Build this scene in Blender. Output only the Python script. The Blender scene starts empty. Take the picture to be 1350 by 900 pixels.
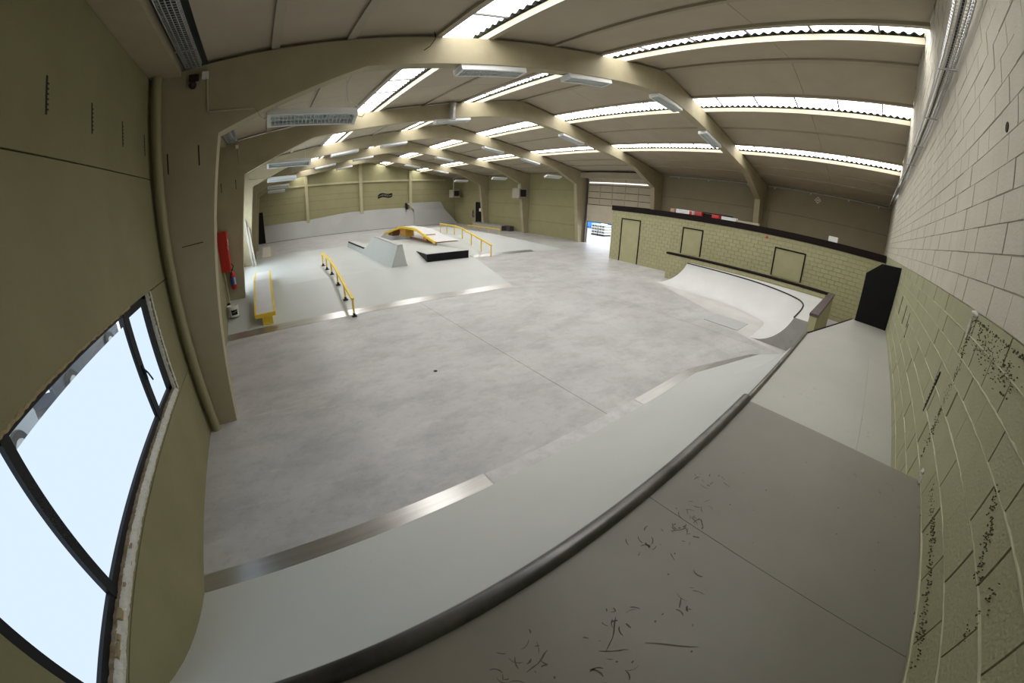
import bpy, bmesh, math, random
from mathutils import Vector, Matrix

random.seed(7)
sc = bpy.context.scene
col = sc.collection

# ------------------------------------------------------------------ camera
cam_d = bpy.data.cameras.new('camera')
cam = bpy.data.objects.new('camera', cam_d)
col.objects.link(cam)
cam_d.type = 'PANO'
cam_d.sensor_fit = 'HORIZONTAL'
cam_d.sensor_width = 36.0
cam_d.sensor_height = 24.0
PPMM = 1350 / 36.0
FPX, K3 = 479.4823, -0.0358374          # theta = u + K3 u^3 with u = r / FPX
cy = cam_d
PANO_SIGN = -1.0
kk1 = PPMM / FPX
for owner in (cam_d, getattr(cam_d, 'cycles', None)):
    try:
        owner.panorama_type = 'FISHEYE_LENS_POLYNOMIAL'
        owner.fisheye_fov = 3.4
        owner.fisheye_polynomial_k0 = 0.0
        owner.fisheye_polynomial_k1 = PANO_SIGN * kk1
        owner.fisheye_polynomial_k2 = 0.0
        owner.fisheye_polynomial_k3 = PANO_SIGN * K3 * kk1 ** 3
        owner.fisheye_polynomial_k4 = 0.0
        break
    except Exception:
        pass
CAM = Vector((1.511, 0.717, 2.9))
R3 = Matrix(((0.80239409, 0.21098926, -0.55825376),
             (-0.59627818, 0.32233492, -0.73522278),
             (0.02482057, 0.92281294, 0.38444793)))
cam.matrix_world = Matrix.Translation(CAM) @ R3.to_4x4()
cam_d.clip_start = 0.02
cam_d.clip_end = 300
sc.camera = cam

# ------------------------------------------------------------------ world (overcast daylight) and exposure
SKY = 4.0                     # radiance of the overcast sky
SKYLIGHT = 7.9                # radiance of the sunlit translucent roof sheets
WINDOW = 1.12                  # radiance of the film-covered window panes
w = bpy.data.worlds.new('overcast_sky')
sc.world = w
w.use_nodes = True
bg = w.node_tree.nodes['Background']
bg.inputs[0].default_value = (0.92, 0.97, 1.0, 1)
bg.inputs[1].default_value = SKY
vs = sc.view_settings
vs.view_transform = 'Standard'
try:
    vs.look = 'None'
except Exception:
    pass
vs.gamma = 1.0
vs.use_curve_mapping = False
vs.exposure = 0.0

# ------------------------------------------------------------------ materials
MATS = {}


def mat(name, c, rough=0.7, c2=None, scale=3.0, metal=0.0, bump=0.0, bscale=40.0, specks=0.0, emit=None, strength=1.0,
        stretch=None, spec=0.5, detail=6.0, speck_col=(0.03, 0.03, 0.02), speck_scale=14.0):
    m = bpy.data.materials.new(name)
    m.use_nodes = True
    nt = m.node_tree
    n = nt.nodes
    bs = n['Principled BSDF']
    bs.inputs['Roughness'].default_value = rough
    bs.inputs['Metallic'].default_value = metal
    if 'Specular IOR Level' in bs.inputs:
        bs.inputs['Specular IOR Level'].default_value = spec
    bs.inputs['Base Color'].default_value = (*c, 1)
    if emit:
        bs.inputs['Emission Color'].default_value = (*emit, 1)
        bs.inputs['Emission Strength'].default_value = strength
    vec = None
    if c2 or bump or specks:
        ge = n.new('ShaderNodeNewGeometry')
        vec = ge.outputs['Position']
        if stretch:
            mp = n.new('ShaderNodeMapping')
            mp.inputs['Scale'].default_value = stretch
            nt.links.new(vec, mp.inputs['Vector'])
            vec = mp.outputs['Vector']
    colsock = None
    if c2:
        no = n.new('ShaderNodeTexNoise')
        no.inputs['Scale'].default_value = scale
        no.inputs['Detail'].default_value = detail
        no.inputs['Roughness'].default_value = 0.62
        nt.links.new(vec, no.inputs['Vector'])
        rp = n.new('ShaderNodeValToRGB')
        rp.color_ramp.elements[0].position = 0.32
        rp.color_ramp.elements[1].position = 0.68
        rp.color_ramp.elements[0].color = (*c, 1)
        rp.color_ramp.elements[1].color = (*c2, 1)
        nt.links.new(no.outputs['Fac'], rp.inputs['Fac'])
        colsock = rp.outputs['Color']
        nt.links.new(colsock, bs.inputs['Base Color'])
    if specks:
        n1 = n.new('ShaderNodeTexNoise')
        n1.inputs['Scale'].default_value = speck_scale
        n1.inputs['Detail'].default_value = 8
        n1.inputs['Roughness'].default_value = 0.7
        nt.links.new(vec, n1.inputs['Vector'])
        n2 = n.new('ShaderNodeTexNoise')
        n2.inputs['Scale'].default_value = speck_scale * 0.09
        n2.inputs['Detail'].default_value = 3
        nt.links.new(vec, n2.inputs['Vector'])
        r1 = n.new('ShaderNodeValToRGB')
        r1.color_ramp.elements[0].position = 0.62
        r1.color_ramp.elements[1].position = 0.66
        nt.links.new(n1.outputs['Fac'], r1.inputs['Fac'])
        r2 = n.new('ShaderNodeValToRGB')
        r2.color_ramp.elements[0].position = 0.56
        r2.color_ramp.elements[1].position = 0.66
        nt.links.new(n2.outputs['Fac'], r2.inputs['Fac'])
        mu = n.new('ShaderNodeMath')
        mu.operation = 'MULTIPLY'
        nt.links.new(r1.outputs['Color'], mu.inputs[0])
        nt.links.new(r2.outputs['Color'], mu.inputs[1])
        m2 = n.new('ShaderNodeMath')
        m2.operation = 'MULTIPLY'
        m2.inputs[1].default_value = specks
        nt.links.new(mu.outputs[0], m2.inputs[0])
        mx = n.new('ShaderNodeMixRGB')
        mx.inputs['Color1'].default_value = (*c, 1)
        mx.inputs['Color2'].default_value = (*speck_col, 1)
        nt.links.new(m2.outputs[0], mx.inputs['Fac'])
        if colsock:
            nt.links.new(colsock, mx.inputs['Color1'])
        colsock = mx.outputs['Color']
        nt.links.new(colsock, bs.inputs['Base Color'])
    if bump:
        nb = n.new('ShaderNodeTexNoise')
        nb.inputs['Scale'].default_value = bscale
        nb.inputs['Detail'].default_value = 5
        nt.links.new(vec, nb.inputs['Vector'])
        bp = n.new('ShaderNodeBump')
        bp.inputs['Strength'].default_value = bump
        bp.inputs['Distance'].default_value = 0.01
        nt.links.new(nb.outputs['Fac'], bp.inputs['Height'])
        nt.links.new(bp.outputs['Normal'], bs.inputs['Normal'])
    MATS[name] = m
    return m


def emitter(name, c, strength, c2=None):
    m = bpy.data.materials.new(name)
    m.use_nodes = True
    nt = m.node_tree
    nt.nodes.remove(nt.nodes['Principled BSDF'])
    e = nt.nodes.new('ShaderNodeEmission')
    e.inputs[0].default_value = (*c, 1)
    e.inputs[1].default_value = strength
    nt.links.new(e.outputs[0], nt.nodes['Material Output'].inputs[0])
    MATS[name] = m
    return m


def glass(name, tint=(1, 1, 1)):
    m = bpy.data.materials.new(name)
    m.use_nodes = True
    nt = m.node_tree
    nt.nodes.remove(nt.nodes['Principled BSDF'])
    t = nt.nodes.new('ShaderNodeBsdfTransparent')
    t.inputs[0].default_value = (*tint, 1)
    g = nt.nodes.new('ShaderNodeBsdfGlossy')
    g.inputs['Roughness'].default_value = 0.02
    mx = nt.nodes.new('ShaderNodeMixShader')
    mx.inputs[0].default_value = 0.06
    nt.links.new(t.outputs[0], mx.inputs[1])
    nt.links.new(g.outputs[0], mx.inputs[2])
    nt.links.new(mx.outputs[0], nt.nodes['Material Output'].inputs[0])
    MATS[name] = m
    return m


OLIVE = mat('olive_painted_concrete', (0.195, 0.182, 0.092), 0.75, (0.225, 0.21, 0.112), 1.6, bump=0.25, bscale=55, specks=0.25, speck_scale=22)
OLIVE_BLOCK = mat('olive_painted_block', (0.36, 0.345, 0.19), 0.75, (0.40, 0.38, 0.22), 2.2, bump=0.35, bscale=70)
GREEN_BLOCK = mat('grey_green_painted_block', (0.30, 0.30, 0.18), 0.72, (0.345, 0.34, 0.21), 1.7, bump=0.5, bscale=80, specks=0.3, speck_scale=30)
OLIVE_FAR = mat('olive_far_wall_panel', (0.275, 0.255, 0.130), 0.75, (0.305, 0.285, 0.15), 1.0, bump=0.2, bscale=50)
POSTC = mat('pale_olive_post', (0.40, 0.37, 0.215), 0.7, (0.44, 0.405, 0.245), 2)
BEAD = mat('proud_mortar_bead', (0.40, 0.395, 0.26), 0.75, (0.47, 0.46, 0.31), 8)
OLIVE_BLOCK_WORN = mat('worn_olive_block', (0.30, 0.298, 0.18), 0.75, (0.345, 0.34, 0.205), 2.6, bump=0.5, bscale=80, specks=0.7, speck_scale=26)
WHITE_BLOCK = mat('off_white_painted_block', (0.48, 0.45, 0.37), 0.75, (0.54, 0.51, 0.425), 1.6, bump=0.5, bscale=60, specks=0.15, speck_scale=30)
MORTAR = mat('mortar_joint', (0.24, 0.225, 0.12), 0.9, (0.36, 0.34, 0.19), 6.0)
MORTAR_W = mat('pale_mortar_joint', (0.24, 0.225, 0.175), 0.9, (0.50, 0.47, 0.38), 6.0)
FRAME = mat('cream_painted_concrete_frame', (0.325, 0.283, 0.178), 0.7, (0.37, 0.326, 0.212), 1.8, bump=0.2, bscale=60)
RCON = mat('tan_wall_panel', (0.27, 0.23, 0.15), 0.8, (0.30, 0.26, 0.175), 1.2, bump=0.2, bscale=50)
CEIL = mat('tan_roof_board', (0.385, 0.33, 0.245), 0.85, (0.425, 0.37, 0.28), 0.9, bump=0.08, bscale=30)
PURLIN = mat('cream_purlin', (0.38, 0.335, 0.25), 0.75, (0.42, 0.37, 0.28), 2.0)
PURLIN_D = mat('brown_purlin', (0.34, 0.29, 0.21), 0.8, (0.38, 0.33, 0.24), 2.0)
FLOOR = mat('power_floated_concrete', (0.385, 0.38, 0.378), 0.40, (0.505, 0.50, 0.50), 0.42, bump=0.05, bscale=20, stretch=(1.0, 1.25, 1.0), detail=9)


def floor_detail():
    nt = FLOOR.node_tree
    n = nt.nodes
    bs = n['Principled BSDF']
    base = bs.inputs['Base Color'].links[0].from_socket
    ge = n.new('ShaderNodeNewGeometry')
    cur = base
    for (sx, sy, scale, lo, hi, dark, fac) in ((0.75, 1.3, 1.3, 0.46, 0.75, (0.25, 0.243, 0.238), 0.75), (1, 1, 8.0, 0.52, 0.74, (0.27, 0.26, 0.25), 0.5), (0.6, 2.0, 2.2, 0.58, 0.70, (0.64, 0.63, 0.615), 0.35), (1, 1, 1.1, 0.5, 0.7, (0.54, 0.515, 0.495), 0.45)):
        mp = n.new('ShaderNodeMapping')
        mp.inputs['Scale'].default_value = (sx, sy, 1)
        mp.inputs['Rotation'].default_value = (0, 0, 0.35)
        nt.links.new(ge.outputs['Position'], mp.inputs['Vector'])
        no = n.new('ShaderNodeTexNoise')
        no.inputs['Scale'].default_value = scale
        no.inputs['Detail'].default_value = 10
        no.inputs['Roughness'].default_value = 0.7
        nt.links.new(mp.outputs[0], no.inputs['Vector'])
        mr = n.new('ShaderNodeMapRange')
        mr.inputs['From Min'].default_value = lo
        mr.inputs['From Max'].default_value = hi
        mr.inputs['To Max'].default_value = fac
        nt.links.new(no.outputs['Fac'], mr.inputs['Value'])
        mx = n.new('ShaderNodeMixRGB')
        mx.inputs['Color2'].default_value = (*dark, 1)
        nt.links.new(mr.outputs[0], mx.inputs['Fac'])
        nt.links.new(cur, mx.inputs['Color1'])
        cur = mx.outputs['Color']
    nt.links.new(cur, bs.inputs['Base Color'])


floor_detail()
FLOOR_GAP = mat('slab_joint', (0.2, 0.19, 0.18), 0.9)
RAMP = mat('pale_grey_ramp_board', (0.455, 0.475, 0.455), 0.42, (0.485, 0.505, 0.485), 0.8, specks=0.25, speck_scale=12, speck_col=(0.25, 0.25, 0.23))
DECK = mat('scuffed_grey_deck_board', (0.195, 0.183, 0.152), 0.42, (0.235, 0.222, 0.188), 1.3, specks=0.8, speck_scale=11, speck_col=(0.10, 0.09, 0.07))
DECK2 = mat('pale_grey_deck_board', (0.35, 0.345, 0.31), 0.42, (0.39, 0.385, 0.35), 1.0, specks=0.5, speck_scale=11, speck_col=(0.18, 0.17, 0.15))
BANK = mat('shade_toned_bank_board', (0.32, 0.322, 0.30), 0.45, (0.345, 0.347, 0.325), 0.5)  # darker than the ramp boards: the steep bank's weaker light is in the colour
SCUFF = mat('rubber_scuff', (0.095, 0.082, 0.06), 0.7)
FLAKE = mat('flaked_bare_block', (0.10, 0.092, 0.055), 0.95, (0.22, 0.205, 0.125), 60)
CONC_W = mat('white_smooth_concrete', (0.565, 0.565, 0.555), 0.5, (0.62, 0.62, 0.61), 0.9, bump=0.05, bscale=15)
CONC_A = mat('pale_apron_concrete', (0.48, 0.46, 0.44), 0.55, (0.57, 0.555, 0.54), 1.1, bump=0.05, bscale=15)
CONC_T = mat('worn_screed_strip', (0.45, 0.44, 0.44), 0.6, (0.58, 0.57, 0.57), 5, bump=0.2, bscale=30)
CONC_S = mat('raw_grey_concrete', (0.30, 0.295, 0.27), 0.85, (0.38, 0.37, 0.34), 2.2, bump=0.3, bscale=30, specks=0.6, speck_scale=18)
STEEL = mat('brushed_steel_plate', (0.50, 0.49, 0.47), 0.30, (0.60, 0.59, 0.57), 3.0, metal=0.9, stretch=(0.3, 6, 1))
COPING = mat('worn_steel_coping', (0.09, 0.088, 0.085), 0.35, (0.20, 0.195, 0.19), 2.5, metal=0.85)
COPING2 = mat('bare_steel_coping', (0.11, 0.10, 0.092), 0.33, (0.24, 0.225, 0.21), 2.5, metal=0.85)
GALV = mat('galvanised_steel', (0.42, 0.42, 0.42), 0.4, (0.55, 0.55, 0.55), 6, metal=0.8)
BLACK = mat('matt_black_board', (0.006, 0.006, 0.006), 0.7, spec=0.2)
BLACKP = mat('black_powder_coat', (0.006, 0.007, 0.009), 0.5, spec=0.3)
DARKTRIM = mat('dark_brown_timber_trim', (0.012, 0.008, 0.007), 0.8, spec=0.15)
CAPTRIM = mat('dark_plum_timber_cap', (0.075, 0.055, 0.055), 0.55, (0.095, 0.07, 0.07), 6)
YELLOW = mat('yellow_painted_steel', (0.72, 0.49, 0.03), 0.45, (0.78, 0.54, 0.045), 4)
OCHRE = mat('ochre_plywood', (0.42, 0.22, 0.03), 0.6)
BROWNSIDE = mat('brown_board_edge', (0.16, 0.085, 0.06), 0.7)
RUST = mat('brown_plywood_side', (0.17, 0.06, 0.02), 0.7)
RED = mat('red_lacquer', (0.42, 0.018, 0.012), 0.4)
REDB = mat('red_enamel', (0.55, 0.02, 0.015), 0.4)
DKRED = mat('dark_red_plastic', (0.025, 0.006, 0.006), 0.6)
BLUE = mat('blue_print', (0.03, 0.09, 0.42), 0.5)
BLUEL = mat('light_blue_panel', (0.06, 0.28, 0.80), 0.5)
WHITE = mat('white_enamel', (0.74, 0.75, 0.74), 0.45)
WHITEP = mat('white_plastic', (0.70, 0.70, 0.66), 0.5)
REFLECT = mat('light_fitting_reflector', (0.70, 0.80, 0.80), 0.35)
LOUVRE = mat('light_fitting_louvre', (0.75, 0.80, 0.80), 0.35)
FIBRE = mat('grey_green_fibre_cement', (0.10, 0.115, 0.105), 0.85)
BAR = mat('dark_sheet_lap', (0.10, 0.10, 0.095), 0.8)
SHEET = emitter('daylit_translucent_sheet', (1.0, 0.985, 0.965), SKYLIGHT)
FILM = emitter('daylit_frosted_film', (0.66, 0.79, 0.93), WINDOW)
FILM2 = emitter('daylit_side_window', (0.82, 0.92, 1.0), WINDOW * 6.5)
DOORGLOW = emitter('white_door_strip', (1.0, 0.98, 0.95), 1.6)
GLASS = glass('clear_window_glass', (0.93, 0.96, 0.97))
PLASTER = mat('broken_white_plaster', (0.50, 0.49, 0.43), 0.95, (0.62, 0.61, 0.55), 14, bump=0.8, bscale=60)
RUBBLE = mat('tan_rubble', (0.25, 0.20, 0.10), 0.95, (0.36, 0.29, 0.16), 20, bump=0.6, bscale=60)
BROWNSILL = mat('brown_raw_sill', (0.16, 0.11, 0.06), 0.95, (0.28, 0.24, 0.18), 12, bump=0.6, bscale=50)
PIPE = mat('olive_painted_pipe', (0.27, 0.25, 0.14), 0.55)
DARKSLOT = mat('dark_slot', (0.02, 0.018, 0.010), 0.95)
DOORP = mat('beige_door_section', (0.50, 0.44, 0.345), 0.6, (0.54, 0.475, 0.375), 1.5)
DOORG = mat('beige_acrylic_door_pane', (0.40, 0.35, 0.26), 0.35, (0.46, 0.40, 0.30), 1.0)
ASPHALT = mat('pale_dry_paving', (0.42, 0.42, 0.42), 0.9, (0.52, 0.52, 0.52), 3)
CARDARK = mat('dark_car_paint', (0.02, 0.03, 0.05), 0.25)
CARGREY = mat('silver_car_paint', (0.35, 0.38, 0.42), 0.3)
TYRE = mat('tyre_rubber', (0.015, 0.015, 0.015), 0.8)
TINT = mat('tinted_vehicle_glass', (0.03, 0.04, 0.05), 0.1)
BENCHD = mat('dark_bench_board', (0.06, 0.05, 0.045), 0.6)
HEATER = mat('heater_casing', (0.36, 0.34, 0.27), 0.55)
GRIME = mat('dark_grille', (0.015, 0.012, 0.012), 0.6)
PAPER = mat('white_paper', (0.75, 0.75, 0.72), 0.8)
RUSTPINK = mat('rusty_drip_tray', (0.42, 0.26, 0.20), 0.7)

# ------------------------------------------------------------------ mesh helpers
ORG = {}


class B:
    def __init__(s):
        s.v = []
        s.f = []
        s.m = []
        s.cur = 0

    def add(s, vs, fs):
        o = len(s.v)
        s.v += [tuple(x) for x in vs]
        for f in fs:
            s.f.append(tuple(i + o for i in f))
            s.m.append(s.cur)
        return s

    def box(s, lo, hi):
        (a, b, c), (d, e, f) = lo, hi
        return s.add([(a, b, c), (d, b, c), (d, e, c), (a, e, c), (a, b, f), (d, b, f), (d, e, f), (a, e, f)],
                     [(0, 3, 2, 1), (4, 5, 6, 7), (0, 1, 5, 4), (1, 2, 6, 5), (2, 3, 7, 6), (3, 0, 4, 7)])

    def hexa(s, p):   # 8 points: bottom ring 0-3, top ring 4-7
        return s.add(p, [(0, 3, 2, 1), (4, 5, 6, 7), (0, 1, 5, 4), (1, 2, 6, 5), (2, 3, 7, 6), (3, 0, 4, 7)])

    def prism(s, poly, ax, a, b):     # polygon in the two other axes, extruded along ax
        def P(u, v, t):
            return {0: (t, u, v), 1: (u, t, v), 2: (u, v, t)}[ax]
        n = len(poly)
        vs = [P(u, v, a) for u, v in poly] + [P(u, v, b) for u, v in poly]
        fs = [tuple(range(n))[::-1], tuple(range(n, 2 * n))]
        for i in range(n):
            j = (i + 1) % n
            fs.append((i, j, n + j, n + i))
        return s.add(vs, fs)

    def tube(s, pts, r, n=10, cap=True):
        pts = [Vector(p) for p in pts]
        rings = []
        prev = None
        for i, p in enumerate(pts):
            if i == 0:
                d = pts[1] - p
            elif i == len(pts) - 1:
                d = p - pts[i - 1]
            else:
                d = (pts[i + 1] - p).normalized() + (p - pts[i - 1]).normalized()
            d.normalize()
            if prev is None:
                up = Vector((0, 0, 1)) if abs(d.z) < 0.9 else Vector((1, 0, 0))
                a = d.cross(up).normalized()
            else:
                a = (prev - d * prev.dot(d)).normalized()
            prev = a
            b = d.cross(a)
            rr = r[i] if isinstance(r, (list, tuple)) else r
            rings.append([p + (a * math.cos(2 * math.pi * k / n) + b * math.sin(2 * math.pi * k / n)) * rr for k in range(n)])
        vs = [q for ring in rings for q in ring]
        fs = []
        for i in range(len(pts) - 1):
            for k in range(n):
                k2 = (k + 1) % n
                fs.append((i * n + k, i * n + k2, (i + 1) * n + k2, (i + 1) * n + k))
        if cap:
            fs.append(tuple(range(n))[::-1])
            fs.append(tuple(range((len(pts) - 1) * n, len(pts) * n)))
        return s.add(vs, fs)

    def grid(s, rows):        # list of rows of points
        n = len(rows[0])
        vs = [p for r in rows for p in r]
        fs = []
        for i in range(len(rows) - 1):
            for k in range(n - 1):
                fs.append((i * n + k, i * n + k + 1, (i + 1) * n + k + 1, (i + 1) * n + k))
        return s.add(vs, fs)

    def lathe(s, prof, c, n=16, ax=2):
        vs, fs = [], []
        for r, z in prof:
            for k in range(n):
                a = 2 * math.pi * k / n
                u, v = r * math.cos(a), r * math.sin(a)
                vs.append({2: (c[0] + u, c[1] + v, c[2] + z), 0: (c[0] + z, c[1] + u, c[2] + v), 1: (c[0] + u, c[1] + z, c[2] + v)}[ax])
        for i in range(len(prof) - 1):
            for k in range(n):
                k2 = (k + 1) % n
                fs.append((i * n + k, i * n + k2, (i + 1) * n + k2, (i + 1) * n + k))
        fs.append(tuple(range(n))[::-1])
        fs.append(tuple(range((len(prof) - 1) * n, len(prof) * n)))
        return s.add(vs, fs)


def tag(o, label=None, cat=None, group=None, kind=None):
    if label:
        o['label'] = label
    if cat:
        o['category'] = cat
    if group:
        o['group'] = group
    if kind:
        o['kind'] = kind
    return o


def obj(name, b, m, parent=None, org=None, smooth=False):
    if parent is not None:
        o0 = ORG[parent.name]
    else:
        o0 = Vector(org) if org is not None else Vector((0, 0, 0))
    me = bpy.data.meshes.new(name)
    me.from_pydata([(x - o0.x, y - o0.y, z - o0.z) for x, y, z in b.v], [], b.f)
    bm = bmesh.new()
    bm.from_mesh(me)
    bmesh.ops.recalc_face_normals(bm, faces=bm.faces)
    bm.to_mesh(me)
    bm.free()
    ms = m if isinstance(m, (list, tuple)) else [m]
    for q in ms:
        me.materials.append(q)
    if len(ms) > 1:
        for p, i in zip(me.polygons, b.m):
            p.material_index = i
    if smooth:
        for p in me.polygons:
            p.use_smooth = True
        try:
            me.set_sharp_from_angle(angle=math.radians(35))
        except Exception:
            pass
    ob = bpy.data.objects.new(name, me)
    col.objects.link(ob)
    if parent is not None:
        ob.parent = parent
        ORG[ob.name] = o0
    else:
        ob.location = o0
        ORG[ob.name] = o0
    return ob


def thing(name, label, cat, loc=(0, 0, 0), group=None):
    o = bpy.data.objects.new(name, None)
    o.empty_display_size = 0.1
    col.objects.link(o)
    o.location = loc
    ORG[o.name] = Vector(loc)
    return tag(o, label, cat, group)


def struct(name, b, m, label=None, smooth=False):
    o = obj(name, b, m, smooth=smooth)
    o['kind'] = 'structure'
    if label:
        o['label'] = label
    return o


def shared(name, me, parent, loc=(0, 0, 0), scale=(1, 1, 1), rot=None):
    o = bpy.data.objects.new(name, me)
    col.objects.link(o)
    o.parent = parent
    o0 = ORG[parent.name]
    o.location = Vector(loc) - o0
    o.scale = scale
    if rot is not None:
        o.rotation_euler = rot
    ORG[o.name] = o0
    return o


def rawmesh(name, b, m, smooth=False):
    me = bpy.data.meshes.new(name)
    me.from_pydata(b.v, [], b.f)
    bm = bmesh.new()
    bm.from_mesh(me)
    bmesh.ops.recalc_face_normals(bm, faces=bm.faces)
    bm.to_mesh(me)
    bm.free()
    ms = m if isinstance(m, (list, tuple)) else [m]
    for q in ms:
        me.materials.append(q)
    if len(ms) > 1:
        for p, i in zip(me.polygons, b.m):
            p.material_index = i
    if smooth:
        for p in me.polygons:
            p.use_smooth = True
    return me


# ------------------------------------------------------------------ building dimensions
W = 20.69
XC = W / 2
YB = 37.0                      # far gable wall
FY = [6.06 + 6.05 * k for k in range(5)]
FT = 0.28                      # thickness of a portal frame
BAYS = [(0.0, FY[0])] + [(FY[k] + FT, FY[k + 1]) for k in range(4)] + [(FY[4] + FT, YB)]
SL = 0.1817


def roof(x):
    return 6.666 - SL * abs(x - XC)


# ------------------------------------------------------------------ floor
fl = struct('floor', B().box((-0.2, -0.2, -0.25), (W + 0.2, YB + 0.2, -0.012)), FLOOR_GAP, 'grey power floated concrete floor of the hall')
xs = [0, 5.25, 10.5, 15.75, W]
ys = [0, 12.3, 24.6, YB]
for i in range(4):
    for j in range(3):
        g = 0.004
        obj('floor_slab', B().box((xs[i] + (g if i else 0), ys[j] + (g if j else 0), -0.011), (xs[i + 1] - (g if i < 3 else 0), ys[j + 1] - (g if j < 2 else 0), 0.0)), FLOOR, fl)

# ------------------------------------------------------------------ left wall: precast panels, window openings
WIN1 = (1.60, 5.20, 1.08, 2.26)
WIN2 = (13.0, 17.9, 1.08, 3.45)
ROWS = [(0.0, 1.02), (1.02, 2.26), (2.26, 3.51), (3.51, 4.78)]
wl_b = B()
for (y0, y1) in ((-0.2, WIN1[0]), (WIN1[1], WIN2[0]), (WIN2[1], YB + 0.2)):
    wl_b.box((-0.22, y0, -0.2), (-0.12, y1, 5.2))
for wn in (WIN1, WIN2):
    wl_b.box((-0.22, wn[0], -0.2), (-0.12, wn[1], wn[2]))
    wl_b.box((-0.22, wn[0], wn[3]), (-0.12, wn[1], 5.2))
wall_left = struct('wall_left', wl_b, DARKSLOT, 'olive precast panel wall on the left side')
edges = [0.0] + [y + FT / 2 for y in FY] + [YB]
for bi in range(6):
    for ri, (z0, z1) in enumerate(ROWS):
        g = 0.006
        y0, y1 = edges[bi] + g, edges[bi + 1] - g
        cuts = []
        wn = WIN1 if bi == 0 else (WIN2 if bi == 2 else None)
        zz0, zz1 = z0 + (g if ri else 0), z1 - g
        if wn and zz0 < wn[3] - .05 and zz1 > wn[2] + .05:
            b = B()
            b.box((-0.12, y0, zz0), (0, wn[0], zz1))
            b.box((-0.12, wn[1], zz0), (0, y1, zz1))
            if zz0 < wn[2]:
                b.box((-0.12, wn[0], zz0), (0, wn[1], wn[2]))
            if zz1 > wn[3] + .02:
                b.box((-0.12, wn[0], wn[3]), (0, wn[1], zz1))
            obj('wall_panel', b, OLIVE, wall_left)
        else:
            obj('wall_panel', B().box((-0.12, y0, zz0), (0, y1, zz1)), OLIVE, wall_left)


def comb(plane, a, z0, z1, teeth=8, side=1, depth=0.0015, wdt=0.018):
    """dark toothed casting slot in a wall: vertical bar with short teeth; plane 'x' (wall x=0) or 'y' (wall y=0)"""
    b = B()

    def bx(u0, u1, za, zb):
        if plane == 'x':
            b.box((-0.01, u0, za), (depth, u1, zb))
        else:
            b.box((u0, -0.01, za), (u1, depth, zb))
    bx(a - wdt / 2, a + wdt / 2, z0, z1)
    for i in range(teeth):
        zc = z0 + (z1 - z0) * (0.12 + 0.8 * i / teeth)
        if side > 0:
            bx(a + wdt / 2 - 0.002, a + wdt / 2 + 0.02, zc, zc + 0.012)
        else:
            bx(a - wdt / 2 - 0.02, a - wdt / 2 + 0.002, zc, zc + 0.012)
    return b


for yy in (3.40, 4.18, 4.96, 5.745):
    obj('casting_slot', comb('x', yy, 3.78, 4.035, 6, 1, 0.0015, 0.026), DARKSLOT, wall_left)

# ------------------------------------------------------------------ window 1 (near) and window 2 (hidden behind the second column)


def window(name, wn, posts, label, film, clear_mid=True):
    y0, y1, z0, z1 = wn
    fx0, fx1 = -0.115, -0.055
    fr = B()
    fr.box((fx0, y0, z0), (fx1, y0 + 0.09, z1))
    fr.box((fx0, y1 - 0.16, z0), (fx1, y1, z1))
    fr.box((fx0, y0, z0), (fx1, y1, z0 + 0.10))
    fr.box((fx0, y0, z1 - 0.05), (fx1, y1, z1))
    root = struct(name, fr, BLACKP, label)
    for (a, b_) in posts:
        obj('mullion', B().box((fx0 - 0.003, a, z0 + 0.02), (fx1 + 0.006, b_, z1 - 0.02)), BLACKP, root)
    ed = [y0 + 0.09] + [q for p in posts for q in p] + [y1 - 0.16]
    for i in range(0, len(ed), 2):
        a, b_ = ed[i], ed[i + 1]
        zt = z1 - 0.05
        if clear_mid and i == 2:
            obj('frosted_pane', B().box((-0.092, a, z0 + 0.1), (-0.086, b_, 2.115)), film, root)
            obj('clear_pane', B().box((-0.092, a, 2.115), (-0.086, b_, zt)), GLASS, root)
            bd = B()
            bd.box((-0.086, a, z0 + 0.1), (-0.06, a + 0.008, zt))
            bd.box((-0.086, b_ - 0.008, z0 + 0.1), (-0.06, b_, zt))
            obj('glazing_bead', bd, BLACKP, root)
        else:
            obj('frosted_pane', B().box((-0.092, a, z0 + 0.1), (-0.086, b_, zt - (0.05 if i else 0))), film, root)
            if i:
                obj('top_rail', B().box((fx0, a, zt - 0.05), (fx1, b_, zt)), BLACKP, root)
    return root


win1 = window('window_1', WIN1, [(2.31, 2.39), (4.41, 4.53)], 'wide black framed window with frosted film in the left wall', FILM)
hb = B()
hb.box((-0.055, 4.455, 1.60), (-0.035, 4.485, 1.70))
hb.hexa([(-0.04, 4.46, 1.55), (-0.025, 4.46, 1.55), (-0.025, 4.48, 1.55), (-0.04, 4.48, 1.55),
         (-0.04, 4.46, 1.66), (-0.025, 4.46, 1.66), (-0.025, 4.48, 1.66), (-0.04, 4.48, 1.66)])
hb.tube([(-0.03, 4.47, 1.65), (-0.015, 4.50, 1.60), (-0.012, 4.56, 1.50)], 0.009, 6)
obj('window_handle', hb, BLACKP, win1)
window('window_2', WIN2, [(14.3, 14.38), (15.9, 15.98)], 'black framed window hidden behind the second column', FILM2, False)

# broken plaster edge round the near opening and rubble on its sill
rnd = random.Random(3)


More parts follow.
